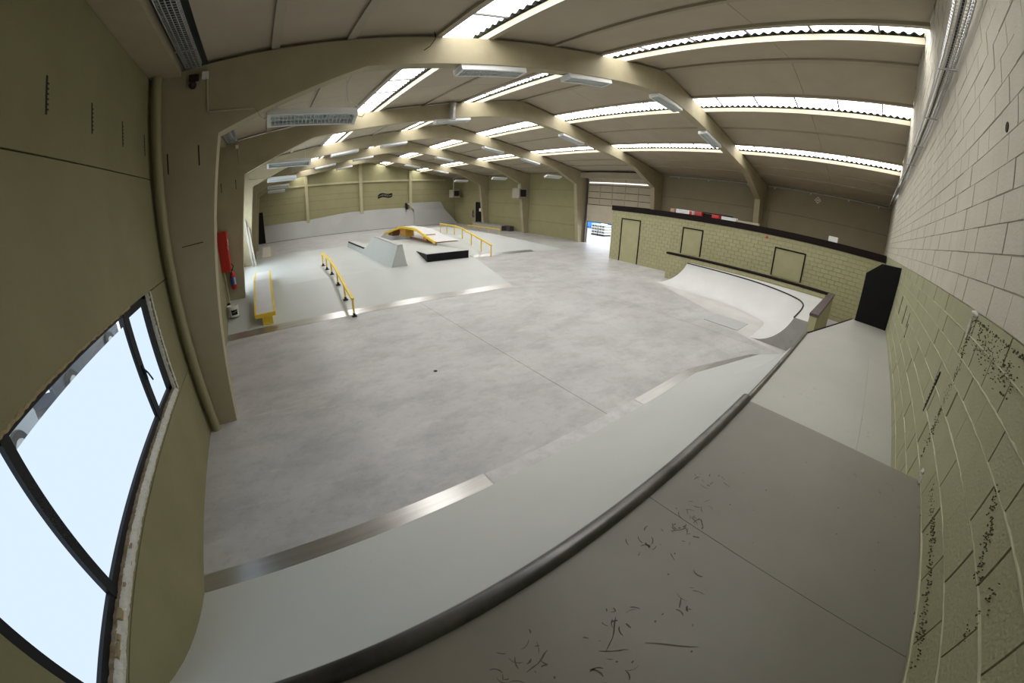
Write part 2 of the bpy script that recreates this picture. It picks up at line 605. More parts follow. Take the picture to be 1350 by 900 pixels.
def ragged(p0, p1, inner, wd, m, name, n=60, zoff=0.0):
    rows = [[], [], []]
    for i in range(n + 1):
        t = i / n
        p = Vector(p0).lerp(Vector(p1), t)
        q = Vector(inner)
        j = rnd.uniform(-0.4, 0.6)
        rows[0].append((-0.10, p.y, p.z) if q.z else (-0.10, p.y, p.z))
        rows[1].append(tuple(Vector((-0.03 + rnd.uniform(-.012, .012), p.y, p.z)) + q * (wd * (0.35 + 0.3 * j))))
        rows[2].append(tuple(Vector((0.003, p.y, p.z)) + q * (wd * (0.6 + 0.5 * j))))
    return obj(name, B().grid(rows), m, win1)


def rim(name, m, path, lines):
    rows_ = [[] for _ in lines]
    n = len(path)
    for i, (y, z) in enumerate(path):
        for r_, (x, oy, oz, jt) in zip(rows_, lines):
            j = rnd.uniform(-1, 1) * jt
            r_.append((x + rnd.uniform(-.2, .2) * jt, y + oy + (j if abs(oy) > abs(oz) else rnd.uniform(-.003, .003)), z + oz + (j if abs(oz) >= abs(oy) else rnd.uniform(-.003, .003))))
    return obj(name, B().grid(rows_), m, win1)


SZ = WIN1[2]
pb = [(WIN1[0] + (WIN1[1] - WIN1[0]) * i / 130, SZ) for i in range(131)]
rim('raw_sill', BROWNSILL, pb, ((-.11, 0, .10, .0), (-.06, 0, .045, .006), (-.03, 0, .03, .008)))
rim('broken_plaster_edge', PLASTER, pb, ((-.035, 0, .028, .005), (-.012, 0, .014, .007), (.006, 0, -.002, .006), (.005, 0, -.028, .008), (-.002, 0, -.034, .006)))
pj = [(WIN1[1], SZ + (WIN1[3] - SZ) * i / 60) for i in range(61)]
rim('broken_plaster_edge', PLASTER, pj, ((-.08, -.03, 0, .004), (-.03, -.012, 0, .008), (.005, .012, 0, .01), (.004, .045, 0, .012), (-.003, .055, 0, .006)))
pt = [(1.9 + 2.6 * i / 90, WIN1[3]) for i in range(91)]
rim('broken_plaster_edge', RUBBLE, pt, ((-.06, 0, -.012, .004), (.004, 0, -.004, .006), (.004, 0, .012, .010), (-.003, 0, .018, .004)))
for (yy, s) in ((1.95, 0.03), (2.05, 0.022), (2.2, 0.035), (2.42, 0.02), (2.0, 0.02), (2.75, 0.02)):
    b = B()
    c = Vector((-0.02, yy, WIN1[2] + 0.012 + s * 0.3))
    pts = [c + Vector((rnd.uniform(.5, 1) * s * dx * .6, rnd.uniform(.7, 1.3) * s * dy, rnd.uniform(.6, 1) * s * dz * .5)) for dz in (-1, 1) for dx, dy in ((-1, -1), (1, -1), (1, 1), (-1, 1))]
    b.hexa([tuple(p) for p in pts])
    obj('plaster_crumb', b, RUBBLE, win1)

# ------------------------------------------------------------------ front gable wall: painted concrete blocks
wf = B().prism([(-0.2, -0.2), (W + 0.2, -0.2), (W + 0.2, roof(W) + 0.3), (XC, roof(XC) + 0.4), (-0.2, roof(0) + 0.3)], 1, -0.25, -0.010)
wall_front = struct('wall_front', wf, MORTAR, 'painted concrete block gable wall on the right')
obj('pale_joint_backing', B().prism([(0, 2.745), (W, 2.745), (W, roof(W) + 0.05), (XC, roof(XC) + 0.05), (0, roof(0) + 0.05)], 1, -0.012, -0.0072), MORTAR_W, wall_front)
zl = [1.40, 1.557, 1.715, 1.872, 2.03, 2.19, 2.345, 2.478, 2.611, 2.745]
while zl[-1] < 6.6:
    zl.append(zl[-1] + 0.1575)
BL = 0.3125
ub = B()
c_ = 0.02
ub.add([(-.5, -.009, -.5), (.5, -.009, -.5), (.5, -.009, .5), (-.5, -.009, .5),
        (-.5 + c_ * .5, 0, -.5 + c_), (.5 - c_ * .5, 0, -.5 + c_), (.5 - c_ * .5, 0, .5 - c_), (-.5 + c_ * .5, 0, .5 - c_)],
       [(4, 5, 6, 7), (0, 1, 5, 4), (1, 2, 6, 5), (2, 3, 7, 6), (3, 0, 4, 7)])
mesh_low = rawmesh('block_olive', ub, GREEN_BLOCK)
mesh_worn = rawmesh('block_olive_worn', ub, OLIVE_BLOCK_WORN)
mesh_up = rawmesh('block_white', ub, WHITE_BLOCK)
cells = []
rb = random.Random(11)
for i in range(len(zl) - 1):
    z0, z1 = zl[i], zl[i + 1]
    off = 0.077 if i % 2 else 0.077 + BL / 2
    n0 = -1
    while True:
        x0 = off + n0 * BL
        n0 += 1
        x1 = x0 + BL
        if x0 > W:
            break
        x0c, x1c = max(x0, 0.0), min(x1, W)
        if x1c - x0c < 0.05:
            continue
        if z1 > roof((x0c + x1c) / 2) + 0.12:
            continue
        if x0c > 9.8 and z1 < 2.75:
            pass
        d = math.sqrt((CAM.x - (x0c + x1c) / 2) ** 2 + CAM.y ** 2 + (CAM.z - (z0 + z1) / 2) ** 2)
        # only what the lens can see counts as a large block
        v = R3.transposed() @ (Vector(((x0c + x1c) / 2, 0, (z0 + z1) / 2)) - CAM).normalized()
        th = math.acos(max(-1, min(1, -v.z)))
        px = 675 + (th * 1.04 * FPX) * v.x / max(1e-6, math.hypot(v.x, v.y))
        py = 450 - (th * 1.04 * FPX) * v.y / max(1e-6, math.hypot(v.x, v.y))
        seen = px < 1420 and -60 < py < 960 and v.z < 0.2
        cells.append((d if seen else d + 100, x0c, x1c, z0, z1))
cells.sort()
rest_l, rest_u = B(), B()
for i, (d, x0, x1, z0, z1) in enumerate(cells):
    jx0, jx1, jz = (rb.choice((.0003, .0004, .0012)), rb.choice((.0003, .0004, .0012)), rb.choice((.0004, .0010, .0018))) if z0 > 2.74 else (rb.choice((.0004, .0008, .0022)), rb.choice((.0004, .0008, .0022)), .0004)
    px, pz = (x0 + jx0 + x1 - jx1) / 2, (z0 + z1) / 2
    sx, sz = x1 - x0 - jx0 - jx1, z1 - z0 - 2 * jz
    up = pz > 2.745
    dy = rb.uniform(-0.003, 0.003)
    if i < 300:
        worn = (not up) and (2.3 < px < 5.2 and rb.random() < 0.5)
        shared('concrete_block', mesh_up if up else (mesh_worn if worn else mesh_low), wall_front, (px, dy, pz), (sx, 1, sz))
    else:
        bb = rest_u if up else rest_l
        bb.add([(px + x * sx, y + dy, pz + z * sz) for x, y, z in ub.v], ub.f)
tag(obj('block_courses', rest_u, WHITE_BLOCK, wall_front), kind='stuff')
tag(obj('block_courses', rest_l, GREEN_BLOCK, wall_front), kind='stuff')
for zz in zl[1:9]:
    rows_ = [[], [], [], []]
    x = 0.0
    while x < 9.7:
        a_ = rb.uniform(.002, .006)
        dz = rb.uniform(-.0012, .0012)
        rows_[0].append((x, -.003, zz - a_ + dz))
        rows_[1].append((x, .0035 + rb.uniform(-.001, .0015), zz - a_ * .4 + dz))
        rows_[2].append((x, .0035 + rb.uniform(-.001, .0015), zz + a_ * .4 + dz))
        rows_[3].append((x, -.003, zz + a_ + dz))
        x += rb.uniform(.03, .07)
    obj('mortar_bead', B().grid(rows_), BEAD, wall_front)
for (xx, za, zb, t) in ((4.38, 2.0, 2.285, 9), (8.31, 2.05, 2.325, 9), (7.46, 2.045, 2.30, 7), (6.90, 2.10, 2.28, 4)):
    obj('casting_slot', comb('y', xx, za, zb, t, 1, 0.006, 0.022), DARKSLOT, wall_front)
obj('casting_slot', B().box((6.76, -0.01, 2.0), (6.78, 0.006, 2.17)), DARKSLOT, wall_front)
obj('drilled_hole', B().lathe([(0.028, -0.01), (0.028, 0.005)], (4.02, 0, 3.73), 10, 1), DARKSLOT, wall_front)
# filler smears, chipped patch edges
for (xx, zz, sx, sz) in ((4.02, 2.735, 0.07, 0.02), (4.06, 2.64, 0.02, 0.07), (3.70, 1.905, 0.03, 0.03), (3.66, 1.88, 0.02, 0.035)):
    b = B()
    n = 9
    ring = [(xx + math.cos(2 * math.pi * k / n) * sx * rb.uniform(.6, 1.2), rb.uniform(0.004, 0.012), zz + math.sin(2 * math.pi * k / n) * sz * rb.uniform(.6, 1.2)) for k in range(n)]
    b.add([(xx, 0.02, zz)] + ring + [(x, -0.01, z) for x, y, z in ring], [(0, 1 + k, 1 + (k + 1) % n) for k in range(n)] + [(1 + k, 1 + n + k, 1 + n + (k + 1) % n, 1 + (k + 1) % n) for k in range(n)])
    obj('filler_smear', b, PLASTER, wall_front)

fk = B()
fr_ = random.Random(5)


def flakes(x0, z0, x1, z1, spread_x, spread_z, n, s0, s1):
    for _ in range(int(n * .5)):
        t = fr_.random()
        x = x0 + (x1 - x0) * t + fr_.gauss(0, spread_x)
        z = z0 + (z1 - z0) * t + fr_.gauss(0, spread_z)
        s = fr_.uniform(s0, s1 * .75)
        k = 5
        a0 = fr_.random() * 6
        yy = 0.0045 + fr_.uniform(0, .001)
        pts = [(x + math.cos(a0 + 6.283 * i / k) * s * fr_.uniform(.4, 1.2), yy, z + math.sin(a0 + 6.283 * i / k) * s * fr_.uniform(.6, 2.4)) for i in range(k)]
        fk.add(pts + [(u, -.002, w_) for u, v, w_ in pts], [tuple(range(k))] + [(i, (i + 1) % k, k + (i + 1) % k, k + i) for i in range(k)])


flakes(4.05, 2.70, 3.98, 2.30, .02, .02, 170, .001, .0042)
flakes(4.02, 2.32, 3.92, 1.92, .026, .02, 170, .001, .0045)
flakes(4.00, 2.705, 3.10, 2.705, .01, .004, 150, .001, .004)
flakes(3.85, 2.63, 3.15, 2.61, .05, .04, 380, .0008, .0032)
flakes(3.45, 1.97, 2.45, 1.915, .02, .012, 380, .0008, .0035)
flakes(2.86, 2.345, 2.70, 2.25, .015, .012, 120, .0008, .0035)
flakes(2.72, 2.26, 2.58, 2.18, .02, .012, 100, .0008, .003)
flakes(2.50, 2.25, 2.42, 2.15, .012, .02, 60, .0008, .003)
tag(obj('flaked_paint', fk, FLAKE, wall_front), kind='stuff')

# ------------------------------------------------------------------ right wall (panels, roller door opening) and far wall
DY0, DY1, DZ = 12.75, 17.95, 4.55
wr_b = B()
wr_b.box((W + 0.12, -0.2, -0.2), (W + 0.22, DY0, 5.2))
wr_b.box((W + 0.12, DY1, -0.2), (W + 0.22, YB + 0.2, 5.2))
wr_b.box((W + 0.12, DY0, DZ), (W + 0.22, DY1, 5.2))
wall_right = struct('wall_right', wr_b, DARKSLOT, 'long precast panel wall on the far side')
RR = [(0.0, 1.08), (1.08, 2.36), (2.36, 3.58), (3.58, 4.80)]
for bi in range(6):
    for ri, (z0, z1) in enumerate(RR):
        g = 0.006
        y0, y1 = edges[bi] + g, edges[bi + 1] - g
        m = RCON if bi < 2 else OLIVE_FAR
        zz0, zz1 = z0 + (g if ri else 0), z1 - g
        if bi == 2:
            b = B()
            if ri < 3:
                b.box((W, y0, zz0), (W + 0.12, DY0, zz1))
                b.box((W, DY1, zz0), (W + 0.12, y1, zz1))
            else:
                b.box((W, y0, zz0), (W + 0.12, DY0, zz1))
                b.box((W, DY1, zz0), (W + 0.12, y1, zz1))
                b.box((W, DY0, DZ), (W + 0.12, DY1, zz1))
            obj('wall_panel', b, RCON, wall_right)
        else:
            obj('wall_panel', B().box((W, y0, zz0), (W + 0.12, y1, zz1)), m, wall_right)
for bi in (3, 4, 5):
    for k in range(6):
        yy = edges[bi] + 0.7 + k * 0.8
        if yy < edges[bi + 1] - 0.3:
            obj('casting_slot', B().box((W - 0.004, yy, 3.6), (W + 0.01, yy + 0.04, 4.0)), MORTAR, wall_right)

wb = B().prism([(-0.2, -0.2), (W + 0.2, -0.2), (W + 0.2, roof(W) + 0.3), (XC, roof(XC) + 0.4), (-0.2, roof(0) + 0.3)], 1, YB + 0.12, YB + 0.25)
wall_back = struct('wall_back', wb, DARKSLOT, 'olive panel gable wall at the far end')
cx = [0, 5.1, 10.35, 15.5, W]
BR = [1.06, 2.35, 3.2, 3.72, 4.75]
for i in range(4):
    zz = 0.0
    for z in BR:
        obj('wall_panel', B().box((cx[i] + 0.006, YB, zz + 0.006), (cx[i + 1] - 0.006, YB + 0.12, z - 0.006)), OLIVE_FAR, wall_back)
        zz = z
    a, b_ = cx[i] + 0.006, cx[i + 1] - 0.006
    top = [(a, zz + 0.006), (b_, zz + 0.006), (b_, roof(b_) + 0.06), (a, roof(a) + 0.06)]
    obj('wall_panel', B().prism(top, 1, YB, YB + 0.12), OLIVE_FAR, wall_back)
for k, x in enumerate((1.1, 2.6, 4.0, 6.0, 7.2, 9.3, 11.3, 12.5, 14.5, 16.2, 17.6)):
    obj('casting_slot', B().box((x, YB - 0.004, 3.25), (x + 0.05, YB + 0.01, 3.72)), MORTAR, wall_back)
for k, x in enumerate((5.1, 10.35, 15.5)):
    lab = ['leftmost', 'middle', 'rightmost'][k]
    c = obj('gable_post', B().box((x - 0.14, YB - 0.25, 0), (x + 0.14, YB - 0.002, roof(x) - 0.03)), POSTC, org=(x, YB - 0.12, 0))
    tag(c, lab + ' cream concrete post standing against the far gable wall', 'post', 'gable posts')
for i in range(4):
    a, b_ = cx[i] + (0.14 if i else 0), cx[i + 1] - (0.14 if i < 3 else 1.2)
    g = obj('wall_rail', B().box((a, YB - 0.16, 4.62), (b_, YB, 4.80)), POSTC, org=(a, YB, 4.7))
    tag(g, ['horizontal rail left of the leftmost far gable post', 'horizontal rail between leftmost and middle far gable posts', 'horizontal rail between middle and rightmost far gable posts', 'horizontal rail right of the rightmost far gable post'][i], 'rail', 'gable rails')

# ------------------------------------------------------------------ ceiling: boards, purlins, skylights
SKYROWS = [(4.02, 4.95), (7.75, 8.70), (W - 8.70, W - 7.75), (W - 4.95, W - 4.02)]
STRIPS = [(0.70, 1.62), (1.62, 2.66), (2.66, 4.02), (4.95, 6.43), (6.43, 7.75), (8.70, XC)]
STRIPS = STRIPS + [(W - b_, W - (a if a > 1 else .16)) for a, b_ in STRIPS]
PURL = [1.62, 2.66, 4.02, 4.95, 6.43, 7.75, 8.70]
PURL = PURL + [XC] + [W - p for p in PURL]
cl = B()
cl.add([(-0.3, -0.25, roof(0) + 0.32), (XC, -0.25, roof(XC) + 0.37), (W + 0.3, -0.25, roof(W) + 0.32), (-0.3, YB + 0.3, roof(0) + 0.32), (XC, YB + 0.3, roof(XC) + 0.37), (W + 0.3, YB + 0.3, roof(W) + 0.32)],
       [(0, 1, 4, 3), (1, 2, 5, 4)])
ceiling = struct('ceiling', cl, FIBRE, 'pitched hall roof lined with tan boards between skylight strips')
BY = [(0.0, FY[0] + FT / 2)] + [(FY[k] + FT / 2, FY[k + 1] + FT / 2) for k in range(4)] + [(FY[4] + FT / 2, YB)]
for (a, b_) in STRIPS:
    for bi, (y0, y1) in enumerate(BY):
        ym = (y0 + y1) / 2 + (0.5 if bi % 2 else -0.35)
        for (p, q) in ((y0, ym), (ym, y1)):
            g = 0.004
            b = B()
            za, zb = roof(a) + 0.065, roof(b_) + 0.065
            b.hexa([(a + .03, p + g, za), (b_ - .03, p + g, zb), (b_ - .03, q - g, zb), (a + .03, q - g, za),
                    (a + .03, p + g, za + .05), (b_ - .03, p + g, zb + .05), (b_ - .03, q - g, zb + .05), (a + .03, q - g, za + .05)])
            obj('roof_board', b, CEIL, ceiling)
for x in PURL:
    edge_p = any(abs(x - q) < 0.01 for r_ in SKYROWS for q in r_)
    for bi, (y0, y1) in enumerate(BY):
        z = roof(x)
        if abs(x - XC) < 0.01:
            bx = B().box((x - 0.09, y0, z + 0.0), (x + 0.09, y1, z + 0.14))
            obj('purlin', bx, PURLIN_D, ceiling)
        elif edge_p:
            obj('purlin', B().box((x - 0.045, y0, z + 0.004), (x + 0.045, y1, z + 0.125)), PURLIN, ceiling)
        else:
            obj('purlin', B().box((x - (.055 if x < 3 else .035), y0, z + 0.015), (x + (.055 if x < 3 else .035), y1, z + 0.12)), PURLIN_D if x > 3 else PURLIN, ceiling)

WL = 0.177
sky_n = 3
side_word = ['leftmost', 'second from left', 'third from left', 'rightmost']
for ri, (a, b_) in enumerate(SKYROWS):
    for bi, (y0, y1) in enumerate(BY):
        x0, x1 = a - 0.12, b_ + 0.12
        n = int((y1 - y0) / WL * 6)
        rows = [[], []]
        lip = [[], []]
        for k in range(n + 1):
            y = y0 + (y1 - y0) * k / n
            wv = 0.026 * math.cos(2 * math.pi * y / WL)
            rows[0].append((x0, y, roof(x0) + 0.205 + wv))
            rows[1].append((x1, y, roof(x1) + 0.205 + wv))
            xl0, xl1 = b_ - (0.12 if ri < 2 else 0.055), b_ + 0.35
            lip[0].append((xl0, y, roof(xl0) + 0.180 + wv))
            lip[1].append((xl1, y, roof(xl1) + 0.180 + wv))
        sk = struct('window_%d' % sky_n, B().grid(rows), SHEET, 'white translucent skylight, %s row, %s' % (side_word[ri], ['bay nearest the camera', 'second bay from the camera', 'third bay from the camera', 'fourth bay from the camera', 'fifth bay from the camera', 'bay at the far gable'][bi]))
        sky_n += 1
        obj('corrugated_edge', B().grid(lip), FIBRE, sk)
        for k in range(1, 6):
            y = y0 + (y1 - y0) * (k - 0.35) / 5.3
            zz0, zz1 = roof(a) + 0.15, roof(b_) + 0.15
            obj('sheet_lap', B().hexa([(a, y - .018, zz0), (b_, y - .018, zz1), (b_, y + .018, zz1), (a, y + .018, zz0),
                                       (a, y - .018, zz0 + .03), (b_, y - .018, zz1 + .03), (b_, y + .018, zz1 + .03), (a, y + .018, zz0 + .03)]), BAR, sk)

# eave beams
for bi, (y0, y1) in enumerate(BY):
    for s in (0, 1):
        a, b_ = (0.0, 0.40) if s == 0 else (W - 0.40, W)
        if s == 1 and bi == 2:
            continue
        e = B()
        if s == 0:
            e.prism([(-0.1, 4.785), (0.40, 4.785), (0.40, 4.93), (0.30, 5.02), (-0.1, 5.02)], 1, y0, y1)
        else:
            e.prism([(W + 0.1, 4.80), (W - 0.12, 4.80), (W - 0.12, 4.92), (W + 0.1, 4.97)], 1, y0, y1)
        o = obj('eave_beam', e, FRAME if s == 0 else RCON, ceiling)

# ------------------------------------------------------------------ portal frames
colL = [(0.0, 0.0), (0.425, 0.0), (0.897, 3.985), (0.62, 4.899), (0.0, 4.785)]
rafL = [(0.897, 3.985), (2.9, 4.875), (8.6, 5.815), (9.6, 5.945), (XC, 5.985), (XC, 6.666), (0.62, 4.899)]


def mir(p):
    return [(W - x, z) for x, z in p][::-1]


ordw = ['nearest', 'second nearest', 'third', 'fourth', 'farthest']
for k, y in enumerate(FY):
    t = thing('portal_frame', ordw[k] + ' cream concrete portal frame ' + ['with drainpipe at its left column', 'beside the red hose cabinet', 'standing beyond the roller door', 'with a heater on its right column', 'beside the black door'][k], 'frame', (XC, y, 0), 'concrete portal frames')
    obj('column', B().prism(colL, 1, y, y + FT), FRAME, t)
    obj('column', B().prism(mir(colL), 1, y, y + FT), FRAME, t)
    obj('rafter', B().prism(rafL, 1, y, y + FT), FRAME, t)
    obj('rafter', B().prism(mir(rafL), 1, y, y + FT), FRAME, t)
    for yy in ((0.2, 3.55), (0.62, 3.6), ) if k < 2 else ():
        tt = obj('casting_slot', B().box((yy[0], y - 0.0015, yy[1]), (yy[0] + 0.018, y + 0.01, yy[1] + 0.26)), DARKSLOT, t)
    if k == 0:
        obj('chipped_groove', B().hexa([(0.28, y - .002, 2.60), (0.58, y - .002, 2.615), (0.58, y + .01, 2.615), (0.28, y + .01, 2.60), (0.28, y - .002, 2.61), (0.58, y - .002, 2.627), (0.58, y + .01, 2.627), (0.28, y + .01, 2.61)]), DARKSLOT, t)

# ------------------------------------------------------------------ yellow block room in the right corner
XR, YR, ZR = 16.75, 12.6, 2.77
rm = B()
rm.box((XR + 0.012, 0.02, 0), (XR + 0.15, YR, 2.52))
rm.box((XR + 0.15, YR - 0.15, 0), (W - 0.02, YR, 2.52))
room = struct('wall_room', rm, MORTAR, 'olive block wall of the low room in the right corner')
DOOR = (10.86, 11.92, 0.0, 2.12)
WA = (7.55, 8.46, 1.0, 2.125)
WBW = (3.06, 4.23, 1.0, 2.055)


def hit(y0, y1, z0, z1, r_):
    return y1 > r_[0] + 0.001 and y0 < r_[1] - 0.001 and z1 > r_[2] + 0.001 and z0 < r_[3] - 0.001


bcells = []
ch = 2.52 / 16
for i in range(16):
    z0, z1 = i * ch, (i + 1) * ch
    off = 0 if i % 2 else -BL / 2
    k = 0
    while True:
        y0, y1 = off + k * BL, off + (k + 1) * BL
        k += 1
        if y0 >= YR:
            break
        y0, y1 = max(0.02, y0), min(YR, y1)
        segs = [(y0, y1)]
        for r_ in (DOOR, WA, WBW):
            ns = []
            for (p, q) in segs:
                if (z0 + z1) / 2 < r_[3] and (z0 + z1) / 2 > r_[2]:
                    if q <= r_[0] or p >= r_[1]:
                        ns.append((p, q))
                    else:
                        if p < r_[0]:
                            ns.append((p, r_[0]))
                        if q > r_[1]:
                            ns.append((r_[1], q))
                else:
                    ns.append((p, q))
            segs = ns
        for (p, q) in segs:
            if q - p > 0.04:
                hidden = (1.5 < p < 8.2 and z1 < 0.7)
                bcells.append(((100 if hidden else 0) + p, p, q, z0, z1))
bcells.sort()
urb = B()
urb.add([(-y, x, z) for x, y, z in ub.v], ub.f)
mesh_room = rawmesh('room_block', urb, OLIVE_BLOCK)
rest = B()
for i, (s, p, q, z0, z1) in enumerate(bcells):
    j = 0.005
    yc, zc, sy, sz = (p + q) / 2, (z0 + z1) / 2, q - p - 2 * j, z1 - z0 - 2 * j
    dx = rb.uniform(-0.003, 0.003)
    if i < 300:
        shared('concrete_block', mesh_room, room, (XR + dx, yc, zc), (1, sy, sz))
    else:
        rest.add([(XR + dx + x, yc + y * sy, zc + z * sz) for x, y, z in urb.v], urb.f)
tag(obj('block_courses', rest, OLIVE_BLOCK, room), kind='stuff')
obj('roof_band', B().box((XR - 0.03, 0.03, 2.52), (XR + 0.16, YR + 0.03, 2.77)), DARKTRIM, room)
obj('roof_band', B().box((XR + 0.16, YR - 0.15, 2.52), (W - 0.02, YR + 0.03, 2.77)), DARKTRIM, room)
obj('room_roof', B().box((XR + 0.16, 0.02, 2.58), (W - 0.02, YR - 0.15, 2.70)), RCON, room)


def infill(name, r_, door=False):
    y0, y1, z0, z1 = r_
    p = obj(name, B().box((XR - 0.002, y0, z0), (XR + 0.03, y1, z1)), OLIVE_BLOCK, room)
    t = 0.055
    b = B()
    b.box((XR - 0.02, y0 - t, z0), (XR + 0.01, y0, z1 + t))
    b.box((XR - 0.02, y1, z0), (XR + 0.01, y1 + t, z1 + t))
    b.box((XR - 0.02, y0, z1), (XR + 0.01, y1, z1 + t))
    obj('dark_surround', b, DARKTRIM, p)


infill('blind_door', DOOR)
infill('blind_window', WA)
infill('blind_window', WBW)
lp = obj('alarm_light', B().lathe([(0.05, -0.0), (0.05, -0.02), (0.045, -0.05), (0.028, -0.075), (0.0, -0.08)], (XR, 4.685, 2.40), 12, 0), REDB, org=(XR, 4.685, 2.40), smooth=True)
tag(lp, 'small red alarm light under the dark roof band', 'light')

# ------------------------------------------------------------------ front quarter pipe (two heights) with decks and copings
RAD, A0 = 2.81, math.radians(15)
ZN, ZF = 1.855, 1.475


def profile(h, n=14):
    a1 = math.acos(math.cos(A0) - h / RAD)
    return [(RAD * (math.sin(A0 + (a1 - A0) * i / n) - math.sin(A0)), RAD * (math.cos(A0) - math.cos(A0 + (a1 - A0) * i / n))) for i in range(n + 1)]


qp = thing('quarter_pipe', 'pale grey timber quarter pipe with deck in the foreground', 'ramp', (4.5, 1.5, 0))
YBOT = 3.125


def ramp_sheet(name, x0, x1, h, m=RAMP):
    pr = profile(h)
    b = B()
    b.grid([[(x0, YBOT - d, z) for d, z in pr], [(x1, YBOT - d, z) for d, z in pr]])
    return obj(name, b, m, qp, smooth=True)


ramp_sheet('ramp_sheet', 0.0, 3.68, ZN)
ramp_sheet('ramp_sheet', 3.68, 7.45, ZF)
prn, prf = profile(ZN), profile(ZF)
yn, yf = YBOT - prn[-1][0], YBOT - prf[-1][0]
# cheek between the two heights
i0 = next(i for i, (d, z) in enumerate(prn) if z > ZF) - 1
ck = [(YBOT - d, min(z, ZN - .035)) for d, z in prn[i0:]] + [(0.0, ZN - .035), (0.0, ZF - 0.1), (yf, ZF - 0.1)]
obj('step_riser', B().prism(ck, 0, 3.672, 3.69), RAMP, qp)
# turned facet at the far end
bot = [(7.72, 3.125), (8.9, 2.82), (10.0, 2.535), (10.76, 2.045)]
top = [(7.40, yf), (8.25, yf - 0.215), (9.05, yf - 0.42), (9.80, yf - 0.60)]
n = len(prf)
tot = prf[-1][0]
rows = []
st = [((7.45, 3.125), (7.40, yf))] + list(zip(bot, top))
for (bx_, by_), (tx, ty) in st:
    rows.append([(bx_ + (tx - bx_) * d / tot, by_ + (ty - by_) * d / tot, z) for d, z in prf])
b = B().grid(rows)
obj('ramp_sheet', b, RAMP, qp, smooth=True)
# end cheek of the ramp
ce = B()
e = rows[-1]
base = [(x, y, 0.0) for x, y, z in e]
ce.grid([e, base])
obj('end_cheek', ce, RAMP, qp)
# steel toe strips
ST = 0.004
obj('toe_plate', B().box((0.0, YBOT - 0.01, 0.0), (3.13, YBOT + 0.20, ST)), STEEL, qp)
obj('toe_plate', B().box((3.15, YBOT - 0.01, 0.0), (5.9, YBOT + 0.19, 0.002)), CONC_T, qp)
obj('toe_plate', B().box((5.92, YBOT - 0.01, 0.0), (7.70, YBOT + 0.185, ST)), STEEL, qp)
s2 = B()
dv = Vector((2.28, -0.59)).normalized()
nv = Vector((-dv.y, dv.x))
p0, p1 = Vector((7.70, 3.122)), Vector((10.0, 2.535))
q0, q1 = Vector((7.74, 3.315)), p1 + nv * 0.10 - dv * 0.2
s2.hexa([(p0.x, p0.y, 0), (p1.x, p1.y, 0), (q1.x, q1.y, 0), (q0.x, q0.y, 0), (p0.x, p0.y, ST), (p1.x, p1.y, ST), (q1.x, q1.y, ST), (q0.x, q0.y, ST)])
obj('toe_plate', s2, STEEL, qp)
# decks
g = 0.001
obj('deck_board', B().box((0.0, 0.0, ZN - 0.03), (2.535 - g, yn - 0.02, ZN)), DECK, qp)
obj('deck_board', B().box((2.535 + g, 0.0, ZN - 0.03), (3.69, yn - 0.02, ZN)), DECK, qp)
obj('deck_board', B().box((3.69, 0.0, ZF - 0.03), (5.56 - g, 0.315 - g, ZF)), DECK2, qp)
obj('deck_board', B().box((3.69, 0.315 + g, ZF - 0.03), (7.40, yf - 0.02, ZF)), DECK2, qp)
obj('deck_board', B().box((5.56 + g, 0.0, ZF - 0.03), (7.40, 0.315 - g, ZF)), DECK2, qp)
obj('deck_board', B().prism([(7.40, 0.0), (9.79, 0.0), (9.79, yf - 0.62), (7.40, yf - 0.02)], 2, ZF - 0.03, ZF), DECK2, qp)
obj('deck_edge_trim', B().tube([(7.40, yf - 0.012, ZF), (9.79, yf - 0.605, ZF)], 0.014, 8), DARKTRIM, qp)
scf = B()
rs = random.Random(21)


def stroke(pts, wd):
    rows_ = [[], []]
    for i, (x, y) in enumerate(pts):
        a = pts[max(0, i - 1)]
        b2 = pts[min(len(pts) - 1, i + 1)]
        d = Vector((b2[0] - a[0], b2[1] - a[1])).normalized()
        w2 = wd * (0.35 if i in (0, len(pts) - 1) else rs.uniform(.6, 1.2))
        rows_[0].append((x - d.y * w2, y + d.x * w2, ZN + .0006))
        rows_[1].append((x + d.y * w2, y - d.x * w2, ZN + .0006))
    scf.grid(rows_)


for _ in range(150):
    cx_, cy_ = rs.choice(((1.45, .93), (1.6, .88), (1.75, .95), (1.9, .80), (2.05, .90), (2.2, .78), (2.35, 1.0), (2.5, .93), (2.62, .99), (1.85, .70), (2.8, 1.02)))
    x = cx_ + rs.gauss(0, .055)
    y = min(1.06, cy_ + rs.gauss(0, .035))
    if y < .5:
        continue
    a = rs.uniform(0, 6.28)
    ln = rs.uniform(.008, .045)
    cu = rs.uniform(-1.5, 1.5)
    pts = []
    for i in range(5):
        pts.append((x, y))
        x += math.cos(a) * ln / 4
        y += math.sin(a) * ln / 4
        a += cu / 4
    stroke(pts, rs.uniform(.0009, .0030))
for (x, y, a, ln) in ((2.05, .78, -.9, .16), (2.45, .98, -.5, .07), (1.95, .84, .5, .12), (2.0, .80, 2.4, .08), (1.75, .93, .2, .09)):
    stroke([(x + math.cos(a) * ln * i / 5 + .004 * math.sin(i), y + math.sin(a) * ln * i / 5 + .003 * math.cos(i * 1.3)) for i in range(6)], .0022)
for _ in range(26):
    x, y, r_ = rs.uniform(1.4, 3.5), rs.uniform(.1, 1.0), rs.uniform(.002, .005)
    scf.add([(x + r_ * math.cos(1.05 * i), y + r_ * math.sin(1.05 * i) * .7, ZN + .0006) for i in range(6)], [(0, 1, 2, 3, 4, 5)])
tag(obj('scuff_marks', scf, SCUFF, qp), kind='stuff')
